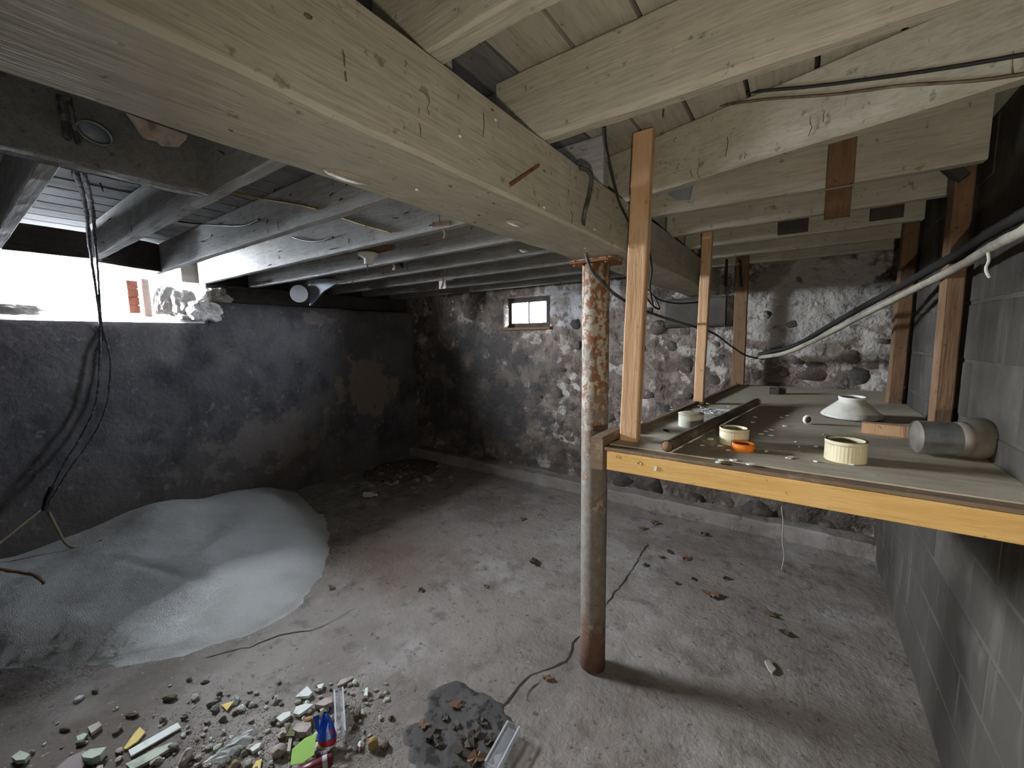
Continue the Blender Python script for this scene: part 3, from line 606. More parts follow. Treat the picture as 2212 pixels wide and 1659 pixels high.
# ------------------------------------------------------------------ window in the back wall
w2 = bpy.data.objects.new('window_2', None); COL.objects.link(w2); struct(w2, 'small two-pane window high in the stone back wall', 'window')
yw = YB + .17; zc0, zc1 = 1.655, 1.85; x0, x1 = -2.665, -2.175
px0, px1 = -2.63 * 1.0, -2.18
def wbox(nm, a, b, c, d2, e, f, m): MB().box(a, b, c, d2, e, f).build(nm, m, w2, bevel=.003)
wbox('frame', -2.72, -2.655, yw - .03, yw + .03, 1.58, 1.95, 'dark'); wbox('frame', -2.215, -2.15, yw - .03, yw + .03, 1.58, 1.95, 'dark')
wbox('frame', -2.655, -2.215, yw - .03, yw + .03, 1.885, 1.95, 'dark'); wbox('frame', -2.655, -2.215, yw - .03, yw + .03, 1.58, 1.662, 'dark')
wbox('mullion', -2.446, -2.430, yw - .02, yw + .02, 1.662, 1.885, 'dark')
wbox('pane', -2.655, -2.446, yw - .003, yw + .003, 1.662, 1.885, 'pane'); wbox('pane', -2.430, -2.215, yw - .003, yw + .003, 1.662, 1.885, 'pane')
wbox('sill', -2.74, -2.08, YB - .02, yw - .03, 1.585, 1.612, 'brown')
wbox('filler', -2.15, -2.08, yw - .03, yw + .03, 1.72, 1.95, 'dark'); wbox('filler', -2.15, -2.08, yw - .03, yw + .03, 1.58, 1.66, 'dark')
w1 = bpy.data.objects.new('window_1', None); COL.objects.link(w1); struct(w1, 'wide broken-out window opening full of daylight in the left wall', 'window')
MB().timber((-4.42, 1.06, 1.70), (-4.42, 1.06, 2.02), .05, .05, 4, .004, .003, 2).build('jamb', 'newpl', w1)
# ------------------------------------------------------------------ salt heap
poly = [(-2.98, 1.66), (-2.70, 1.50), (-2.46, 1.30), (-2.30, 1.05), (-2.27, .85), (-2.38, .57), (-2.55, .38), (-2.74, .25), (-3.07, .02), (-3.5, -.25), (-4.2, -.45), (-4.2, 1.98), (-3.85, 1.90), (-3.4, 1.83)]
def sdf(x, y):
    dmin = 9; ins = False; n = len(poly)
    for i in range(n):
        x1, y1 = poly[i]; x2, y2 = poly[(i + 1) % n]
        dx, dy = x2 - x1, y2 - y1; tt = max(0, min(1, ((x - x1) * dx + (y - y1) * dy) / (dx * dx + dy * dy)))
        if not (x1 < -4.15 and x2 < -4.15): dmin = min(dmin, math.hypot(x - x1 - tt * dx, y - y1 - tt * dy))
        if (y1 > y) != (y2 > y) and x < (x2 - x1) * (y - y1) / (y2 - y1) + x1: ins = not ins
    return dmin if ins else -dmin
def salt_h(x, y):
    d = sdf(x, y) + .03 * n3((x, y, 0), 5, 2) + .012 * n3((x, y, 0), 22, 4)
    h = .17 * (1 - math.exp(-max(0, d) / .30)) if d > 0 else d * .5
    if d > 0:
        q = min(1, d / .25)
        h += q * (.035 * n3((x, y, 0), 2.2, 5) + .016 * n3((x, y, 0), 5, 6) + .10 * math.exp(-((x + 3.95) ** 2 / .09 + (y - .95) ** 2 / .10)) + .05 * math.exp(-((x + 3.75) ** 2 / .12 + (y - 1.55) ** 2 / .05)))
        h += q * .005 * n3((x, y, 0), 9, 16) - q * .012 * math.exp(-((y - .62 - .35 * (x + 3.2)) / .03) ** 2) * max(0, 1 - abs(x + 3.15) / .45)
    return h
gx = np.linspace(-4.14, -2.2, 130); gy = np.linspace(-.55, 2.05, 170)
vs = []; idx = {}; fs = []
H = [[salt_h(x, y) for y in gy] for x in gx]
mbs = MB()
for i, x in enumerate(gx):
    for j, y in enumerate(gy): vs.append((x, y, max(-.012, H[i][j]) + (.004 * random.random() if H[i][j] > 0 else 0)))
n = len(gy)
for i in range(len(gx) - 1):
    for j in range(n - 1):
        if max(H[i][j], H[i + 1][j], H[i][j + 1], H[i + 1][j + 1]) > -.012: fs.append((i * n + j, (i + 1) * n + j, (i + 1) * n + j + 1, i * n + j + 1))
salt = tag(mbs.add(vs, fs).build('salt_heap', 'salt', smooth=True), 'large spilled heap of white rock salt against the left wall', 'salt heap', kind='stuff')
# ------------------------------------------------------------------ hanging cables on the left
hc = thing('hanging_cables', 'cobwebbed cables draped from the header past the bright window', 'cable', (-1.74, .25, 2.1))
hq = Vector((-1.74, .25, 2.1))
def path(px, axv): return [at(x, y, 'x', v) for (x, y), v in zip(px, axv)]
A1 = path([(128, 205), (145, 290), (165, 375), (185, 450), (195, 540), (207, 625), (216, 700)], [-1.66, -1.69, -1.9, -2.4, -3.0, -3.7, -4.09])
A2 = path([(148, 208), (166, 300), (184, 380), (200, 455), (208, 540), (214, 625), (220, 700)], [-1.66, -1.69, -1.9, -2.4, -3.0, -3.7, -4.09])
B1 = path([(216, 700), (216, 770), (208, 868), (180, 935), (135, 1010), (95, 1095)], [-4.09, -4.08, -4.07, -4.06, -4.04, -4.02])
B2 = path([(220, 700), (238, 775), (232, 870), (200, 945), (150, 1015), (104, 1092)], [-4.09, -4.08, -4.07, -4.06, -4.04, -4.02])
for P_, r in ((A1 + B1[1:], .0075), (A2 + B2[1:], .006)): MB().tube([p - hq for p in smooth_path(P_, 10)], r, 7, jit=.25).build('cable', 'webcable', hc, True)
for P_ in ([(90, 1100), (40, 1140), (0, 1172), (-30, 1190)], [(106, 1106), (125, 1145), (145, 1176), (170, 1184), (200, 1176), (222, 1167)]):
    MB().tube([p - hq for p in smooth_path(path(P_, [-4.02 + .035 * k for k in range(len(P_))]), 6)], .008, 7, jit=.2).build('rope_end', 'rope', hc, True)
MB().tube([at(x, y, 'x', -4.02) - hq for x, y in ((112, 1052), (100, 1080), (96, 1102))], .014, 8, jit=.3).build('tape', 'black', hc)
tag(MB().tube(smooth_path([at(x, y, 'x', v) for x, y, v in ((-10, 1228, -3.55), (40, 1236, -3.5), (75, 1243, -3.45), (95, 1260, -3.4))], 5), .008, 7, jit=.3).build('stick', 'brown', smooth=True), 'thin bent stick poking out of the salt heap', 'stick')
# overhead bits on the left
pc = [(272, 244), (405, 292), (402, 302), (385, 318), (350, 316), (338, 306), (312, 300), (303, 290)]
vsn = [at(x, y, 'x', -1.672) for x, y in pc]
o = MB().add(vsn + [v + Vector((-.006, 0, .002)) for v in vsn], [tuple(range(8)), tuple(range(8, 16))] + [(i, (i + 1) % 8, 8 + (i + 1) % 8, 8 + i) for i in range(8)]).build('cardboard_scrap', 'card')
tag(o, 'torn pinkish cardboard scrap hanging behind the main beam', 'cardboard')
t = thing('reflector_shade', 'shiny curved metal reflector tucked beside the header', 'reflector', at(205, 285, 'x', -1.66), (math.radians(-20), math.radians(-25), 0))
MB().lathe([(.034, -.004), (.036, -.005), (.034, .006), (.02, .014), (0, .016)], 32).build('shade', 'tin', t, True)
MB().lathe([(.0335, -.007), (.0375, -.007), (.0375, -.002), (.0335, -.002)], 32, True).build('rim', 'galv', t, True)
def wire(nm, lb, pts, r, m, cat='wire'): return tag(MB().tube(smooth_path(pts, 6), r, 7, jit=.08).build(nm, m, smooth=True), lb, cat)
def alongj(px, ylim):
    out = []
    for x, y in px:
        p = at(x, y, 'z', 2.192)
        if p.y > ylim: p = at(x, y, 'y', ylim)
        out.append(p)
    return out
wire('yellow_wire', 'thin yellow wire crossing to the second left joist', alongj(((500, 415), (560, 428), (620, 438), (655, 444), (686, 452)), .993), .0045, 'yellow')
wire('yellow_wire', 'short yellow wire reaching the third left joist', alongj(((738, 470), (790, 487), (845, 502)), 1.408), .0055, 'yellow')
wire('black_wire', 'sagging black wire under the boards beside the yellow wire', alongj(((385, 478), (440, 485), (500, 488), (532, 486), (560, 474)), .993), .0045, 'black')
wire('black_wire', 'short black wire sagging between the lit joists', alongj(((632, 512), (660, 520), (690, 521), (720, 512)), 1.408), .0045, 'black')
# porcelain socket
p = at(795, 553, 'z', 2.03)
t = thing('lamp_socket', 'white porcelain lamp socket on a board between joists', 'lamp socket', p)
MB().lathe([(0, .02), (.058, .02), (.066, .012), (.060, .002), (.034, -.012), (.026, -.02), (.026, -.05), (.022, -.052), (.022, -.02), (0, -.02)], 32).build('socket', 'porcelain', t, True)
MB().timber((-.05, .02, .04), (.16, .02, .04), .12, .02, 3, .002, .001, 2).build('mounting_board', 'brown', t)
MB().tube([(-.01, 0, -.05), (-.012, 0, -.10)], .003, 6).build('pull_chain', 'greycable', t)
wire('grey_wire', 'loose pale wire curling down beside the porcelain socket', [at(x, y, 'y', 2.0) for x, y in ((705, 562), (725, 565), (738, 575), (745, 585), (752, 588), (757, 575), (754, 566))], .006, 'conduit')
wire('frayed_cord', 'frayed pale cord dangling right of the porcelain socket', [at(x, y, 'y', 2.0) for x, y in ((851, 515), (848, 530), (854, 545), (846, 560), (852, 575), (850, 583))], .010, 'card', 'cord')
wire('black_stub', 'black cord stub hanging next to the frayed cord', [at(x, y, 'y', 2.02) for x, y in ((862, 540), (866, 555), (865, 570), (869, 577))], .010, 'black', 'cord')
wire('short_wire', 'short pale wire end below the socket, over the duct boot', [at(x, y, 'y', 2.2) for x, y in ((764, 588), (763, 600), (763, 612))], .006, 'conduit')
wire('hanging_wire', 'brown wire with rusty tape hanging near the beam', [at(x, y, 'y', 1.44) for x, y in ((958, 478), (957, 492), (962, 505), (958, 515))], .005, 'rope')
tag(MB().timber(at(935, 486, 'y', 1.415), at(972, 482, 'y', 1.415), .01, .02, 3, .002, .001, 1).build('rust_strap', 'brown'), 'short reddish strap on the third joist near beam', 'strap')
t = thing('electrical_box', 'small pink-faced electrical box under the sixth left joist', 'electrical box', at(956, 615, 'y', 2.62))
MB().box(-.042, .042, -.004, .0, -.035, .035).build('plate', 'pinkpl', t, bevel=.002); MB().box(-.05, .12, .0, .02, .03, .085).build('box', 'dark', t)
MB().tube([(-.01, -.01, -.03), (.012, -.012, .01), (.02, -.01, .055)], .004, 6).build('wire', 'greycable', t)
for q, (x_, z_) in enumerate(((.0, .075), (.035, .10))): MB().tube([(x_, -.012, z_), (x_ + .01, -.012, z_ + .025)], [.011, .005], 8).build('wire_nut', 'yellow', t)
MB().tube(smooth_path([(-.20, -.01, .085), (-.17, -.012, .07), (-.13, -.012, .082), (-.09, -.012, .072), (-.06, -.01, .085)], 4), .004, 6).build('loose_wire', 'conduit', t)
# duct boot
pb = at(655, 640, 'x', -3.75)
t = thing('duct_boot', 'grey sheet metal duct boot tucked under the joists by the wall', 'duct', pb)
g = [at(x, y, 'x', v) - pb for x, y, v in ((665, 603, -3.72), (738, 606, -3.45), (700, 628, -3.60), (668, 660, -3.72))]
MB().add(g + [v + Vector((-.03, .03, 0)) for v in g], [(0, 1, 2, 3), (4, 5, 6, 7), (0, 1, 5, 4), (1, 2, 6, 5), (2, 3, 7, 6), (3, 0, 4, 7)]).build('gusset', 'tin', t)
g = [at(x, y, 'x', v) - pb for x, y, v in ((560, 612, -3.95), (665, 603, -3.72), (735, 605, -3.45), (690, 600, -3.7), (600, 603, -3.9))]
MB().add(g + [v + Vector((0, 0, .01)) for v in g], [tuple(range(5)), tuple(range(5, 10))] + [(i, (i + 1) % 5, 5 + (i + 1) % 5, 5 + i) for i in range(5)]).build('flange', 'tin', t)
MB().lathe([(0, 0), (.07, 0), (.078, .01), (.078, .10), (.0, .10)], 32).build('round_end', 'shadetin', t, False, loc=at(655, 637, 'x', -3.80) - pb, rot=(math.radians(90), 0, math.radians(42)))
# ------------------------------------------------------------------ cables and pipes on the right
def jy(x): return 1.64 + (x + .72) / 1.14 * (1.33 - 1.64) - .032
def onj(px, py):
    p = at(px, py, 'y', 1.45)
    for _ in range(4): p = at(px, py, 'y', jy(p.x))
    return p
wire('black_cable', 'upper of the two dark cables stapled along the skewed joist', [onj(x, y) for x, y in ((1340, 262), (1430, 238), (1520, 213), (1640, 197), (1760, 186), (1900, 168), (2050, 146), (2190, 122), (2260, 108))], .0042, 'black', 'cable')
wire('brown_cable', 'lower of the two dark cables stapled along the skewed joist', [onj(x, y) for x, y in ((1220, 330), (1300, 312), (1350, 282), (1420, 241), (1520, 232), (1650, 215), (1800, 204), (1950, 185), (2100, 175), (2212, 160), (2260, 152))], .0036, 'pipe', 'cable')
wire('black_cable', 'black cable dropping between beam and front shelf post', [at(x, y, 'y', v) for x, y, v in ((1306, 275, 1.10), (1308, 310, 1.15), (1316, 350, 1.2), (1330, 410, 1.3), (1343, 450, 1.42), (1372, 500, 1.6), (1398, 530, 1.75), (1408, 580, 1.85), (1404, 620, 2.0), (1411, 660, 2.1))], .0042, 'black', 'cable')
wire('grey_cable', 'thick grey cable looping down past the rusty column to the back', [at(x, y, 'x', v) for x, y, v in ((1252, 362, -.555), (1268, 368, -.54), (1278, 385, -.535), (1272, 425, -.54), (1261, 475, -.55))] + [at(x, y, 'y', v) for x, y, v in ((1262, 530, 1.46), (1276, 580, 1.47), (1300, 610, 1.50), (1335, 640, 1.62), (1385, 668, 1.9), (1440, 688, 2.2), (1500, 706, 2.6), (1545, 722, 2.95), (1580, 748, 3.2), (1612, 768, 3.35), (1650, 776, 3.42))], .0065, 'greycable', 'cable')
wire('black_cable', 'thin black cable looping under the far end of the beam', [at(x, y, 'y', v) for x, y, v in ((1384, 625, 2.3), (1398, 645, 2.4), (1412, 662, 2.5))] + [at(x, y, 'y', v) for x, y, v in ((1425, 666, 2.55), (1412, 640, 2.6), (1395, 620, 2.7), (1420, 645, 2.9), (1460, 655, 3.0), (1510, 653, 3.1))], .005, 'black', 'cable')
wire('iron_rod', 'left of two dark rods hanging by the beam end', [at(x, y, 'y', 3.42) for x, y in ((1570, 560), (1569, 590), (1568, 620))], .009, 'black', 'rod')
wire('iron_rod', 'right of two dark rods hanging by the beam end', [at(x, y, 'y', 3.42) for x, y in ((1598, 560), (1600, 590), (1602, 620))], .009, 'black', 'rod')
cp = [(-.42, 3.45, None)]
c_a = at(1640, 772, 'y', 3.40); c_b = at(1720, 752, 'y', 3.25); c_d = at(2212, 505, 'x', .36)
def mixp(px, py, v): return at(px, py, 'x', v)
CP = [(1622, 773, 3.44), (1690, 764, 3.30), (1760, 735, 3.10), (1860, 683, 2.75), (1960, 632, 2.40), (2060, 582, 2.02), (2150, 530, 1.68), (2225, 492, 1.45), (2330, 425, 1.2)]
wire('pale_conduit', 'pale conduit slanting from the stone wall up the right side', [at(x, y, 'y', v) for x, y, v in CP], .0145, 'conduit', 'conduit')
wire('black_pipe', 'black hose running just above the pale slanting conduit', [at(x, y, 'y', v) for x, y, v in ((1640, 766, 3.47), (1720, 745, 3.27), (1790, 705, 3.05), (1870, 660, 2.75), (1960, 610, 2.43), (2060, 553, 2.05), (2150, 497, 1.71), (2225, 455, 1.48), (2330, 385, 1.22))], .0155, 'black', 'hose')
wire('wire_hook', 'small white wire hook dangling from the slanting conduit', [at(x, y, 'y', 1.70) for x, y in ((2134, 545), (2136, 562), (2130, 578), (2132, 590), (2138, 600))], .0035, 'white', 'hook')
pc = [(1408, 400), (1452, 380), (1500, 374), (1488, 430), (1462, 432), (1440, 418), (1420, 408)]
vsn = [at(x, y, 'y', 1.80) for x, y in pc]; nn = len(vsn)
tag(MB().add(vsn + [v + Vector((.002, .012, 0)) for v in vsn], [tuple(range(nn)), tuple(range(nn, 2 * nn))] + [(i, (i + 1) % nn, nn + (i + 1) % nn, nn + i) for i in range(nn)]).build('foil_scrap', 'tin'), 'crumpled grey foil scrap stuck on a joist behind front post', 'scrap')
wire('cobweb_strand', 'dusty cobweb strand hanging under the shelf to the floor', [at(x, y, 'y', 2.95) for x, y in ((1688, 1095), (1692, 1130), (1690, 1165), (1694, 1200), (1688, 1232))], .0035, 'web', 'cobweb')
cw = tag(MB().build('cobweb_threads', 'web') if False else MB().add([], []).build('cobweb_threads', 'web'), 'fine dusty cobweb threads hanging from beam and joists', 'cobweb', kind='stuff')
mb = MB()
for k in range(34):
    if k < 12: p = Vector((-.563, random.uniform(.25, 1.6), random.uniform(1.88, 2.0)))
    elif k < 20: 
        x_ = random.uniform(-.4, .35); p = Vector((x_, jy(x_) + .006, random.uniform(2.04, 2.12)))
    else: p = Vector((random.uniform(-3.0, -.9), random.choice(list(JY.values())) - .046, random.uniform(2.02, 2.1)))
    ln = random.uniform(.015, .06); q = [p + Vector((random.uniform(-1, 1) * .005, random.uniform(-.003, .001), -ln * s)) for s in (0, .3, .6, 1)]
    mb.tube(q, .0008 + .0008 * random.random(), 4)
cw.data = mb.mesh('cobweb_threads', 'leaf')
# ------------------------------------------------------------------ debris on the floor
def fp(px, py, z=0.0): return at(px, py, 'z', z)
def fz(x, y): return floor_fn((x - XL + .25) / (XR + .35 - XL + .25), (y - YF + .1) / (YB + .2 - YF + .1))[2]
def shard(name, lb, cat, px, m, t=.010, lift=.003, group=None, tilt=(0, 0)):
    """a flat broken piece lying on the floor with the outline it has there"""
    w = [fp(x, y) for x, y in px]; c = sum(w, Vector()) / len(w); c.z = fz(c.x, c.y) + lift
    poly = [(p.x - c.x, p.y - c.y) for p in w]
    o = MB().prism(poly, 0, t).build(name, m, None, bevel=0, loc=c, rot=(tilt[0], tilt[1], 0)); return tag(o, lb, cat, group)
def rock(name, lb, cat, px, py, sx, sy, sz, m, ang=0, k=0, sub=2, amp=.35, group=None):
    c = fp(px, py); c.z = fz(c.x, c.y) + sz * .75
    o = link(name, blob_mesh(name, m, sub, amp, k * 1.37 + px * .01, (1, 1, 1), smooth=False), None, c, (0, 0, ang), (sx, sy, sz)); return tag(o, lb, cat, group)
SHD = [
 ('plaster_shard', 'white triangular plaster shard at the top of the rubble', [(638, 1510), (664, 1486), (675, 1500), (668, 1508)], 'white', .012),
 ('plaster_shard', 'white leaf-shaped plaster shard below the triangular one', [(634, 1545), (640, 1530), (660, 1524), (677, 1525), (664, 1536), (646, 1548)], 'white', .012),
 ('plaster_shard', 'white squarish plaster shard left of the leaf-shaped one', [(596, 1555), (612, 1544), (628, 1541), (627, 1550), (607, 1564)], 'white', .012),
 ('plaster_shard', 'flat grey-beige shard at the upper right of the rubble', [(728, 1482), (735, 1472), (760, 1463), (764, 1467), (745, 1478), (730, 1485)], 'plaster', .010),
 ('plaster_shard', 'narrow upright white shard right of the clear tray', [(786, 1508), (789, 1492), (795, 1490), (794, 1508)], 'white', .014),
 ('plaster_shard', 'pale bluish small shard between white triangle and tray', [(685, 1483), (700, 1479), (696, 1489), (688, 1491)], 'white', .010),
 ('plaster_chunk', 'rough cream plaster piece touching the clear tray', [(680, 1530), (700, 1517), (718, 1513), (718, 1525), (700, 1533)], 'pinkpl', .022),
 ('plaster_chunk', 'pale pink plaster slab above the lime green card', [(633, 1586), (642, 1572), (672, 1570), (673, 1578), (662, 1592), (645, 1592)], 'pinkpl', .025),
 ('tile_chip', 'yellow triangular chip lying on bare concrete', [(478, 1524), (508, 1514), (500, 1523), (490, 1536)], 'ychip', .006),
 ('wood_sliver', 'yellow wooden sliver pointing down left at the rubble edge', [(267, 1618), (290, 1586), (302, 1572), (314, 1583), (296, 1604), (272, 1620)], 'ychip', .006),
 ('painted_strip', 'long white speckled strip beside the yellow sliver', [(278, 1623), (384, 1563), (391, 1574), (283, 1636)], 'white', .006),
 ('green_molding', 'long pale green painted strip at the bottom left', [(272, 1655), (340, 1620), (372, 1608), (376, 1616), (330, 1645), (285, 1668)], 'lgreen', .012),
 ('green_block', 'pale green painted block at the bottom left', [(178, 1643), (196, 1632), (232, 1627), (218, 1644), (200, 1652), (182, 1650)], 'lgreen', .028),
 ('green_block', 'grey-green chip in the bottom left corner', [(26, 1642), (44, 1628), (66, 1636), (55, 1648), (36, 1650)], 'lgreen', .016),
 ('slab', 'mauve-grey slab cut by the bottom edge of the picture', [(118, 1668), (150, 1640), (185, 1625), (192, 1640), (176, 1668)], 'mauve', .012),
 ('plaster_chunk', 'grey flat chip under the mossy stone', [(190, 1576), (215, 1564), (221, 1572), (198, 1590)], 'plaster', .014),
 ('plaster_chunk', 'small pale chip left of the mauve slab', [(166, 1595), (182, 1588), (190, 1590), (178, 1604), (168, 1604)], 'lgreen', .012),
 ('paper_scrap', 'orange-yellow scrap at the bottom edge of the rubble', [(492, 1662), (506, 1640), (513, 1642), (503, 1668)], 'ychip', .003),
 ('paper_scrap', 'orange scrap next to the brown stone', [(540, 1668), (552, 1645), (566, 1638), (562, 1660)], 'ychip', .003),
 ('plaster_shard', 'white shard between crumpled plastic and brown stone', [(540, 1622), (556, 1610), (565, 1608), (560, 1619), (546, 1628)], 'white', .012),
 ('plaster_shard', 'olive-grey slab above the lime green card', [(618, 1598), (630, 1575), (641, 1578), (636, 1598)], 'moss', .02),
 ('plaster_shard', 'thin pale stick of plaster beside the lime green card', [(620, 1628), (625, 1596), (632, 1594), (627, 1628)], 'plaster', .014),
 ('plaster_shard', 'pale chip alone on the floor right of the column shadow', [(1651, 1430), (1660, 1427), (1676, 1448), (1668, 1456), (1660, 1448)], 'plaster', .010),
]
for nm, lb, px, m, t in SHD: shard(nm, lb, 'debris', px, m, t, .004, 'plaster debris on the floor')
for k, (nm, lb, px, py, sx, sy, sz, m, an) in enumerate([
 ('stone', 'mossy green-sided stone lying alone above the yellow sliver', 367, 1508, .034, .017, .014, 'moss', .6),
 ('stone', 'pale rounded stone above the mossy one', 408, 1467, .014, .012, .011, 'rock', .2),
 ('stone', 'elongated grey stone right of the pale rounded one', 442, 1472, .022, .008, .008, 'rock', .9),
 ('stone', 'small brown stone touching a grey-green one', 474, 1500, .013, .010, .011, 'brownrock', .9),
 ('stone', 'long grey-green stone left of the yellow chip', 458, 1521, .026, .010, .012, 'rock', 1.1),
 ('stone', 'light grey stone below the yellow chip', 482, 1553, .017, .012, .012, 'rock', .9),
 ('stone', 'reddish stone right of the yellow chip', 536, 1520, .017, .012, .010, 'brownrock', .2),
 ('stone', 'brown stone at the bottom left of the lime green card', 602, 1625, .032, .026, .024, 'pinkpl', .7),
 ('stone', 'dark tan stone left of the clear tray', 668, 1560, .024, .018, .018, 'tanrock', .5),
 ('stone', 'olive stone above the blue wrapper', 700, 1548, .026, .022, .022, 'moss', .2),
 ('stone', 'ochre stone right of the blue wrapper', 806, 1612, .024, .022, .026, 'tanrock', .2),
 ('stone', 'rust brown lump against the ochre stone', 832, 1612, .02, .02, .014, 'brownrock', .3),
 ('stone', 'brown crumbly lump right of the clear tray', 772, 1545, .018, .034, .014, 'brownrock', .6),
 ('stone', 'grey stone among the lower left rubble', 175, 1605, .02, .012, .012, 'rock', .5),
 ('stone', 'small dark stone in the lower left dirt', 140, 1575, .024, .010, .009, 'brownrock', .5),
 ('stone', 'grey stone below the white speckled strip', 375, 1616, .024, .016, .014, 'rock', .5),
 ('stone', 'bone-coloured stone chunk left of the crumpled plastic', 402, 1640, .036, .020, .022, 'pinkpl', -.9),
 ('stone', 'grey stone left of the white speckled strip end', 352, 1556, .018, .014, .013, 'rock', .2),
 ('stone', 'lumpy grey stone above the speckled strip', 398, 1550, .016, .010, .012, 'rock', .9),
 ('stone', 'dark flat stone above the yellow sliver', 285, 1545, .028, .012, .010, 'brownrock', .7),
 ('stone', 'olive chip alone in the brown dirt on the left', 205, 1493, .015, .010, .010, 'moss', .3)]):
    rock(nm, lb, 'stone', px, py, sx * .86, sy * .86, sz * .86, m, an, k, group='stones in the rubble')
# small rubble: countable chips with one label, and grit
RM = ['plaster', 'rock', 'white', 'pinkpl', 'brownrock', 'plaster', 'lgreen', 'rock', 'white']
RN = dict(plaster='beige plaster', rock='grey', white='white plaster', pinkpl='pinkish plaster', brownrock='brown', lgreen='pale green')
rk = [blob_mesh('rubble_chip', m, 1, .5, k * 2.1, (1, .7, .6), smooth=False) for k, m in enumerate(RM)]
for k in range(295):
    while True:
        if k < 190:
            x_, y_ = random.uniform(290, 800), random.uniform(1475, 1700)
            if y_ > 1640 - (x_ - 300) * .33 + random.gauss(0, 14) and random.random() < .4 + .6 * (x_ > 420): break
        else:
            x_, y_ = random.uniform(40, 850), random.uniform(1465, 1690)
            if random.random() < math.exp(-abs((y_ - (1655 - (x_ - 250) * .33)) / 60)): break
    c = fp(x_, y_); s = random.uniform(.005, .015) * (1 if random.random() < .8 else 1.6); q_ = random.randrange(len(RM)); c.z = fz(c.x, c.y) + s * .35
    tag(link('rubble_chip', rk[q_], None, c, (0, 0, random.uniform(0, 6)), (s, s, s)), 'small %s chip %s' % (RN[RM[q_]], 'in the dirt at the lower left' if x_ < 300 else 'in the middle of the floor rubble' if x_ < 580 else 'in the rubble around the blue wrapper'), 'rubble', 'small chips in the rubble')
mb = MB(); tet = [(1, 0, 0), (-.5, .8, 0), (-.5, -.8, 0), (0, 0, .9)]
def grit(x, y, s, zz=0):
    an = random.uniform(0, 6.28); ca, sa = math.cos(an), math.sin(an); z = fz(x, y) + zz
    mb.add([(x + s * (p[0] * ca - p[1] * sa), y + s * (p[0] * sa + p[1] * ca), z + s * p[2] * .8) for p in tet], [(0, 1, 2), (0, 1, 3), (1, 2, 3), (2, 0, 3)])
for k in range(3500):
    c = fp(random.gauss(600, 150), random.gauss(1610, 60)); grit(c.x, c.y, random.uniform(.0014, .0045))
for k in range(1800):
    c = fp(random.gauss(790, 40), random.gauss(1545, 50)); grit(c.x, c.y, random.uniform(.001, .0032))
for k in range(700): grit(random.uniform(-2.6, .3), random.uniform(.4, 3.3), random.uniform(.001, .003))
tag(mb.build('grit', 'plaster'), 'fine pale plaster grit scattered over the concrete floor', 'grit', kind='stuff')
mb = MB()
for k in range(2600):   # loose salt grains along the heap edge
    while True:
        x_, y_ = random.uniform(-3.2, -2.1), random.uniform(-.1, 1.75); d_ = sdf(x_, y_)
        if -.06 < d_ < .03 and random.random() < math.exp(-abs(d_) * 30): break
    grit(x_, y_, random.uniform(.0012, .003), max(0, salt_h(x_, y_)))
tag(mb.build('salt_grains', 'salt'), 'loose salt grains along the edge of the white heap', 'salt', kind='stuff')
# plastic trays, wrapper, card, tube
def channel(name, lb, a, b, w, h, m, tilt=.03):
    """an open U-shaped clear strip lying from a to b"""
    t = thing(name, lb, 'plastic tray', a); d = (b - a); L_ = d.length; t.rotation_euler = (0, -tilt, math.atan2(d.y, d.x))
    MB().box(0, L_, -w / 2, w / 2, 0, .003).build('base', m, t); 
    for s in (-1, 1):
        MB().box(0, L_, s * w / 2 - .002, s * w / 2 + .002, 0, h).build('wall', m, t)
        MB().box(0, L_, s * w / 2 - .003, s * w / 2 + .003, h, h + .003).build('lip', 'silver', t)
    for xx in (0, L_): MB().box(xx - .002, xx + .002, -w / 2, w / 2, 0, h).build('end', m, t)
    return t
channel('clear_tray', 'clear plastic tray standing out of the rubble by the wrapper', fp(737, 1602) + Vector((0, 0, .02)), fp(733, 1512) + Vector((0, 0, .03)), .032, .018, 'clear', .08)
channel('clear_channel', 'clear plastic channel beside the wet mud at the bottom', fp(1062, 1672) + Vector((0, 0, .006)), fp(1110, 1583) + Vector((0, 0, .006)), .050, .03, 'clear', .02)
c0 = fp(708, 1612); c0.z = .02
t = thing('foil_wrapper', 'shiny blue and red snack wrapper standing in the rubble', 'wrapper', c0, (0, 0, .6))
vs = []; fs = []
prof = [(0, .040, .022), (.02, .044, .026), (.045, .038, .018), (.07, .026, .010), (.095, .008, .004)]
for i, (h, w_, d_) in enumerate(prof):
    for q in range(14):
        an = 2 * math.pi * q / 14; j = 1 + .22 * n3((q * 1.3, i * 2.1, 0), 1.0, 3)
        vs.append((w_ * math.cos(an) * j * .8 - h * .2, d_ * math.sin(an) * j + h * .35, h * .9))
for i in range(4):
    for q in range(14): fs.append((i * 14 + q, i * 14 + (q + 1) % 14, (i + 1) * 14 + (q + 1) % 14, (i + 1) * 14 + q))
MB().add(vs[14:], [tuple(v - 14 for v in f) for f in fs[14:]]).build('blue_part', 'bluefoil', t); MB().add(vs[:28], fs[:14]).build('red_part', 'redfoil', t)
MB().add([(-.02, -.018, .042), (-.04, .0, .05), (-.055, .012, .088), (-.03, .01, .10)], [(0, 1, 2, 3)]).build('flap', 'bluefoil', t)
MB().add([(.012, -.026, .03), (.026, -.02, .035), (.010, -.008, .072)], [(0, 1, 2)]).build('white_print', 'white', t)
shard('green_card', 'lime green folded card leaning in the rubble', 'card', [(628, 1660), (632, 1632), (660, 1612), (685, 1602), (680, 1640), (655, 1655)], 'green', .002, .03, None, (.25, .2))
a = fp(640, 1676, .02); b = fp(718, 1640, .022); d = (b - a)
t = thing('maroon_tube', 'maroon plastic tube with a grey label at the bottom edge', 'tube', a)
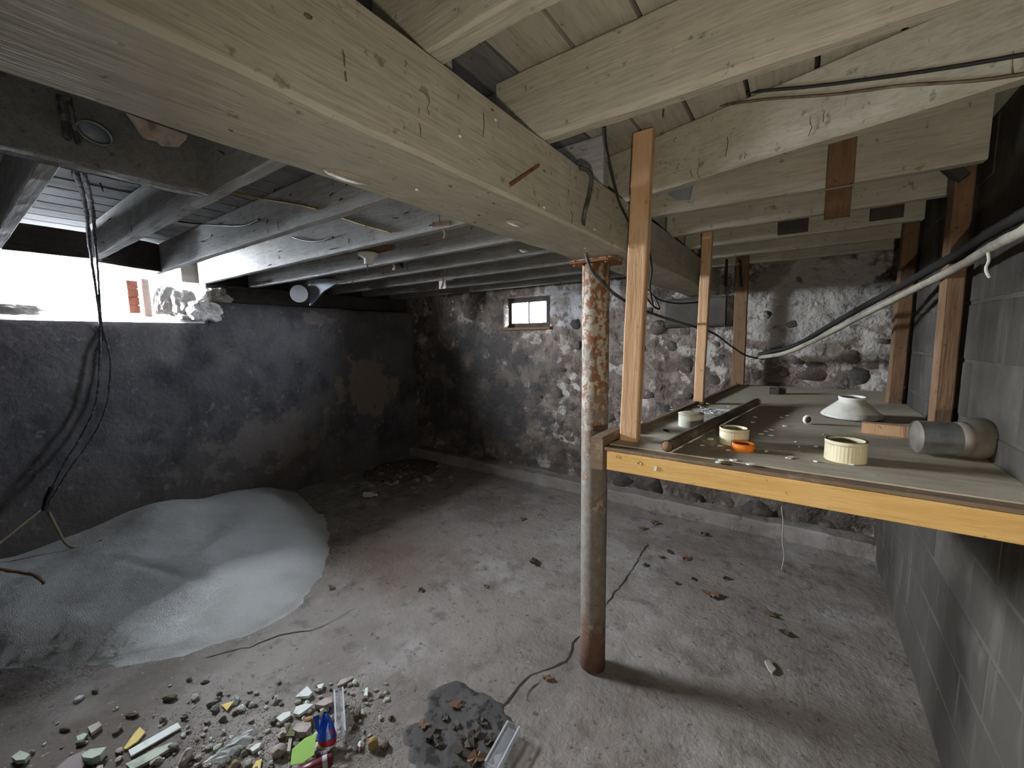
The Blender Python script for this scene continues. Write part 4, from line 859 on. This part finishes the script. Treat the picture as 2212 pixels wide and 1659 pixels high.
MB().tube([Vector(), d * .5, d * .93, d], [.020, .021, .020, .016], 18).build('tube', 'maroon', t, True)
MB().tube([d * .72, d * .86], .0216, 18, cap=False).build('label_band', 'silver', t, True)
# crumpled clear plastic
cc = fp(505, 1622); bm_ = MB(); nn = 10; vs = []
for i in range(nn + 1):
    for j in range(6):
        u = i / nn; v = j / 5 - .5; p = fp(462, 1655).lerp(fp(545, 1590), u) + Vector((.05 * v, .05 * v, 0)); vs.append((p.x - cc.x, p.y - cc.y, .012 + .02 * abs(n3((u * 4, v * 4, 0), 1.5, 2)) + .012 * math.cos(v * 3)))
tag(bm_.add(vs, [(i * 6 + j, i * 6 + j + 1, (i + 1) * 6 + j + 1, (i + 1) * 6 + j) for i in range(nn) for j in range(5)]).build('plastic_film', 'clearw', loc=cc), 'crumpled clear plastic film in the middle of the rubble', 'plastic')
# wet mud patch
cm = fp(990, 1585); vs = []; fs = []; nr, na = 18, 80
for i in range(nr + 1):
    for k in range(na):
        an = 2 * math.pi * k / na; ca, sa = math.cos(an), math.sin(an)
        R_ = (.185 + .07 * n3((ca, sa, 0), 1.6, 6) + .022 * n3((ca, sa, 0), 5, 2) + .01 * n3((ca, sa, 0), 14, 2)) * i / nr
        x_, y_ = R_ * ca * 1.15, R_ * sa; e = max(0, 1 - (i / nr) ** 1.5)
        vs.append((x_, y_, max(.0, e * (.002 + .006 * n3((x_, y_, 0), 13, 4) + .004 * n3((x_, y_, 0), 34, 6))) + .0025 * (1 if i < nr else -1)))
for i in range(nr):
    for k in range(na): fs.append((i * na + k, i * na + (k + 1) % na, (i + 1) * na + (k + 1) % na, (i + 1) * na + k))
tag(MB().add(vs, fs).build('mud_patch', 'mud', smooth=True, loc=(cm.x, cm.y, fz(cm.x, cm.y) + .001)), 'wet dark mud patch with rotting leaves on the floor', 'mud', kind='stuff')
# leaves
def leaf_mesh(m, k):
    rr = random.Random(k); vs = [(0, 0, .25)]; n_ = 11
    for i in range(n_):
        an = 2 * math.pi * i / n_; q = rr.uniform(.45, 1.1); vs.append((q * math.cos(an), q * math.sin(an) * .7, rr.uniform(0, .55)))
    vs += [(x, y, z - .06) for x, y, z in vs]; n1 = n_ + 1
    fs = [(0, 1 + i, 1 + (i + 1) % n_) for i in range(n_)] + [(n1, n1 + 1 + (i + 1) % n_, n1 + 1 + i) for i in range(n_)] + [(1 + i, 1 + (i + 1) % n_, n1 + 1 + (i + 1) % n_, n1 + 1 + i) for i in range(n_)]
    return MB().add(vs, fs).mesh('leaf', m)
LF = [(1155, 1216, .045, 'dleaf', 'dark curled leaf alone in the middle of the floor'), (910, 1275, .026, 'dleaf', 'dark leaf scrap right of the salt heap'), (1050, 1266, .02, 'leaf', 'small brown leaf bit below the dark curled leaf'),
      (1128, 1120, .03, 'leaf', 'brown leaf in the back part of the floor left of the column'), (1415, 1130, .045, 'leaf', 'tan curled leaf at the foot of the kerb'), (1520, 1153, .04, 'rleaf', 'reddish leaf at the foot of the kerb'),
      (1388, 1142, .03, 'leaf', 'small leaf bits just left of the tan kerb leaf'), (1426, 1203, .03, 'leaf', 'pale brown leaf at the end of the floor crack'), (1446, 1193, .03, 'dleaf', 'dark star-shaped leaf next to the pale brown one'), (1482, 1207, .038, 'rleaf', 'leaf with a red tip right of the star-shaped leaf'),
      (1394, 1220, .02, 'dleaf', 'small dark leaf beside the floor crack'), (1535, 1287, .055, 'leaf', 'large tan and dark leaf under the shelf'), (1568, 1249, .028, 'dleaf', 'dark leaf scrap above the large tan leaf'), (1498, 1251, .024, 'dleaf', 'thin dark leaf bit left of the large tan leaf'),
      (1462, 1260, .018, 'dleaf', 'tiny dark leaf bit below the star-shaped leaf'), (1668, 1328, .036, 'leaf', 'pale upright leaf casting a shadow under the shelf'), (1692, 1366, .03, 'dleaf', 'dark leaf below the pale upright leaf'), (715, 1268, .026, 'leaf', 'reddish brown leaf touching the salt heap edge'),
      (690, 1110, .05, 'moss', 'greenish leaf at the far tip of the salt heap'), (1180, 1464, .03, 'leaf', 'crumbled leaf lying in the crack left of the column'), (985, 1524, .03, 'rleaf', 'rust coloured leaf on top of the wet mud'), (915, 1568, .026, 'leaf', 'brown leaf on the left side of the mud'),
      (935, 1590, .034, 'dleaf', 'black leaf clump on the left side of the mud'), (1010, 1600, .04, 'dleaf', 'black leaf clump in the middle of the mud'), (1040, 1565, .03, 'dleaf', 'black leaf clump at the upper right of the mud'), (1060, 1600, .03, 'dleaf', 'black leaf clump beside the clear channel'), (960, 1550, .02, 'dleaf', 'black leaf bit below the rust coloured leaf'), (1030, 1640, .034, 'leaf', 'brown leaf bits at the lower edge of the mud'), (985, 1570, .03, 'dleaf', 'wet black leaf bit near the centre of the mud'), (1000, 1625, .045, 'dleaf', 'largest black leaf clump low in the mud'), (1025, 1590, .03, 'dleaf', 'black curled leaf bit right of the mud centre'), (945, 1608, .03, 'dleaf', 'black leaf bit at the lower left of the mud')]
for k, (px, py, s, m, lb) in enumerate(LF):
    c = fp(px, py); inm = 880 < px < 1070 and py > 1500; c.z = fz(c.x, c.y) + (.006 if inm else .004)
    tag(link('dry_leaf', leaf_mesh(m, k), None, c, (random.uniform(-.15, .15), random.uniform(-.15, .15), random.uniform(0, 6)), (s * 1.1, s * 1.1, s * .75)), lb, 'leaf', 'dry leaves on the floor')
# flakes in the far corner
fm = [chip_mesh('plaster_flake', m, 1, .8, .12, 30 + k, 7) for k, m in enumerate(['pinkpl', 'plaster', 'rock', 'plaster'])]
for k in range(75):
    while True:
        x_, y_ = random.gauss(850, 55), random.gauss(1030, 22)
        if 700 < x_ < 980 and 985 < y_ < 1075: break
    c = fp(x_, y_)
    if c.x < XL + .06 or c.y > 3.44: continue
    s = random.uniform(.015, .05); c.z = fz(c.x, c.y) + .004 + (.05 * math.exp(-((c.x + 3.75) ** 2 + (c.y - 3.0) ** 2) / .12))
    tag(link('plaster_flake', fm[k % 4], None, c, (random.uniform(-.35, .35), random.uniform(-.35, .35), random.uniform(0, 6)), (s, s, s)), '%s plaster flake heaped in the far left corner' % ('pinkish', 'beige', 'dark grey', 'pale beige')[k % 4], 'plaster flake', 'plaster flakes in the corner')
vs = []; fs = []; na = 30
for i in range(9):
    for k in range(na):
        an = 2 * math.pi * k / na; R_ = i / 8; x_, y_ = -3.72 + R_ * .40 * math.cos(an), 3.02 + R_ * .45 * math.sin(an); vs.append((x_, y_, max(0, .06 * (1 - R_ ** 2) + .02 * (1 - R_) * n3((x_, y_, 0), 9, 3)) - .003))
for i in range(8):
    for k in range(na): fs.append((i * na + k, i * na + (k + 1) % na, (i + 1) * na + (k + 1) % na, (i + 1) * na + k))
tag(MB().add(vs, fs).build('dirt_mound', 'dirt', smooth=True), 'low mound of crumbled plaster dirt in the far corner', 'dirt', kind='stuff')
t = thing('plastic_bottle', 'small crushed clear bottle by the corner plaster pile', 'bottle', fp(785, 1068, .03), (0, math.radians(90), .5))
MB().lathe([(0, 0), (.028, 0), (.03, .02), (.026, .05), (.03, .08), (.012, .11), (.012, .125), (0, .125)], 18).build('body', 'clearw', t, True)
MB().lathe([(0, .125), (.014, .125), (.014, .14), (0, .14)], 14).build('cap', 'white', t, True)
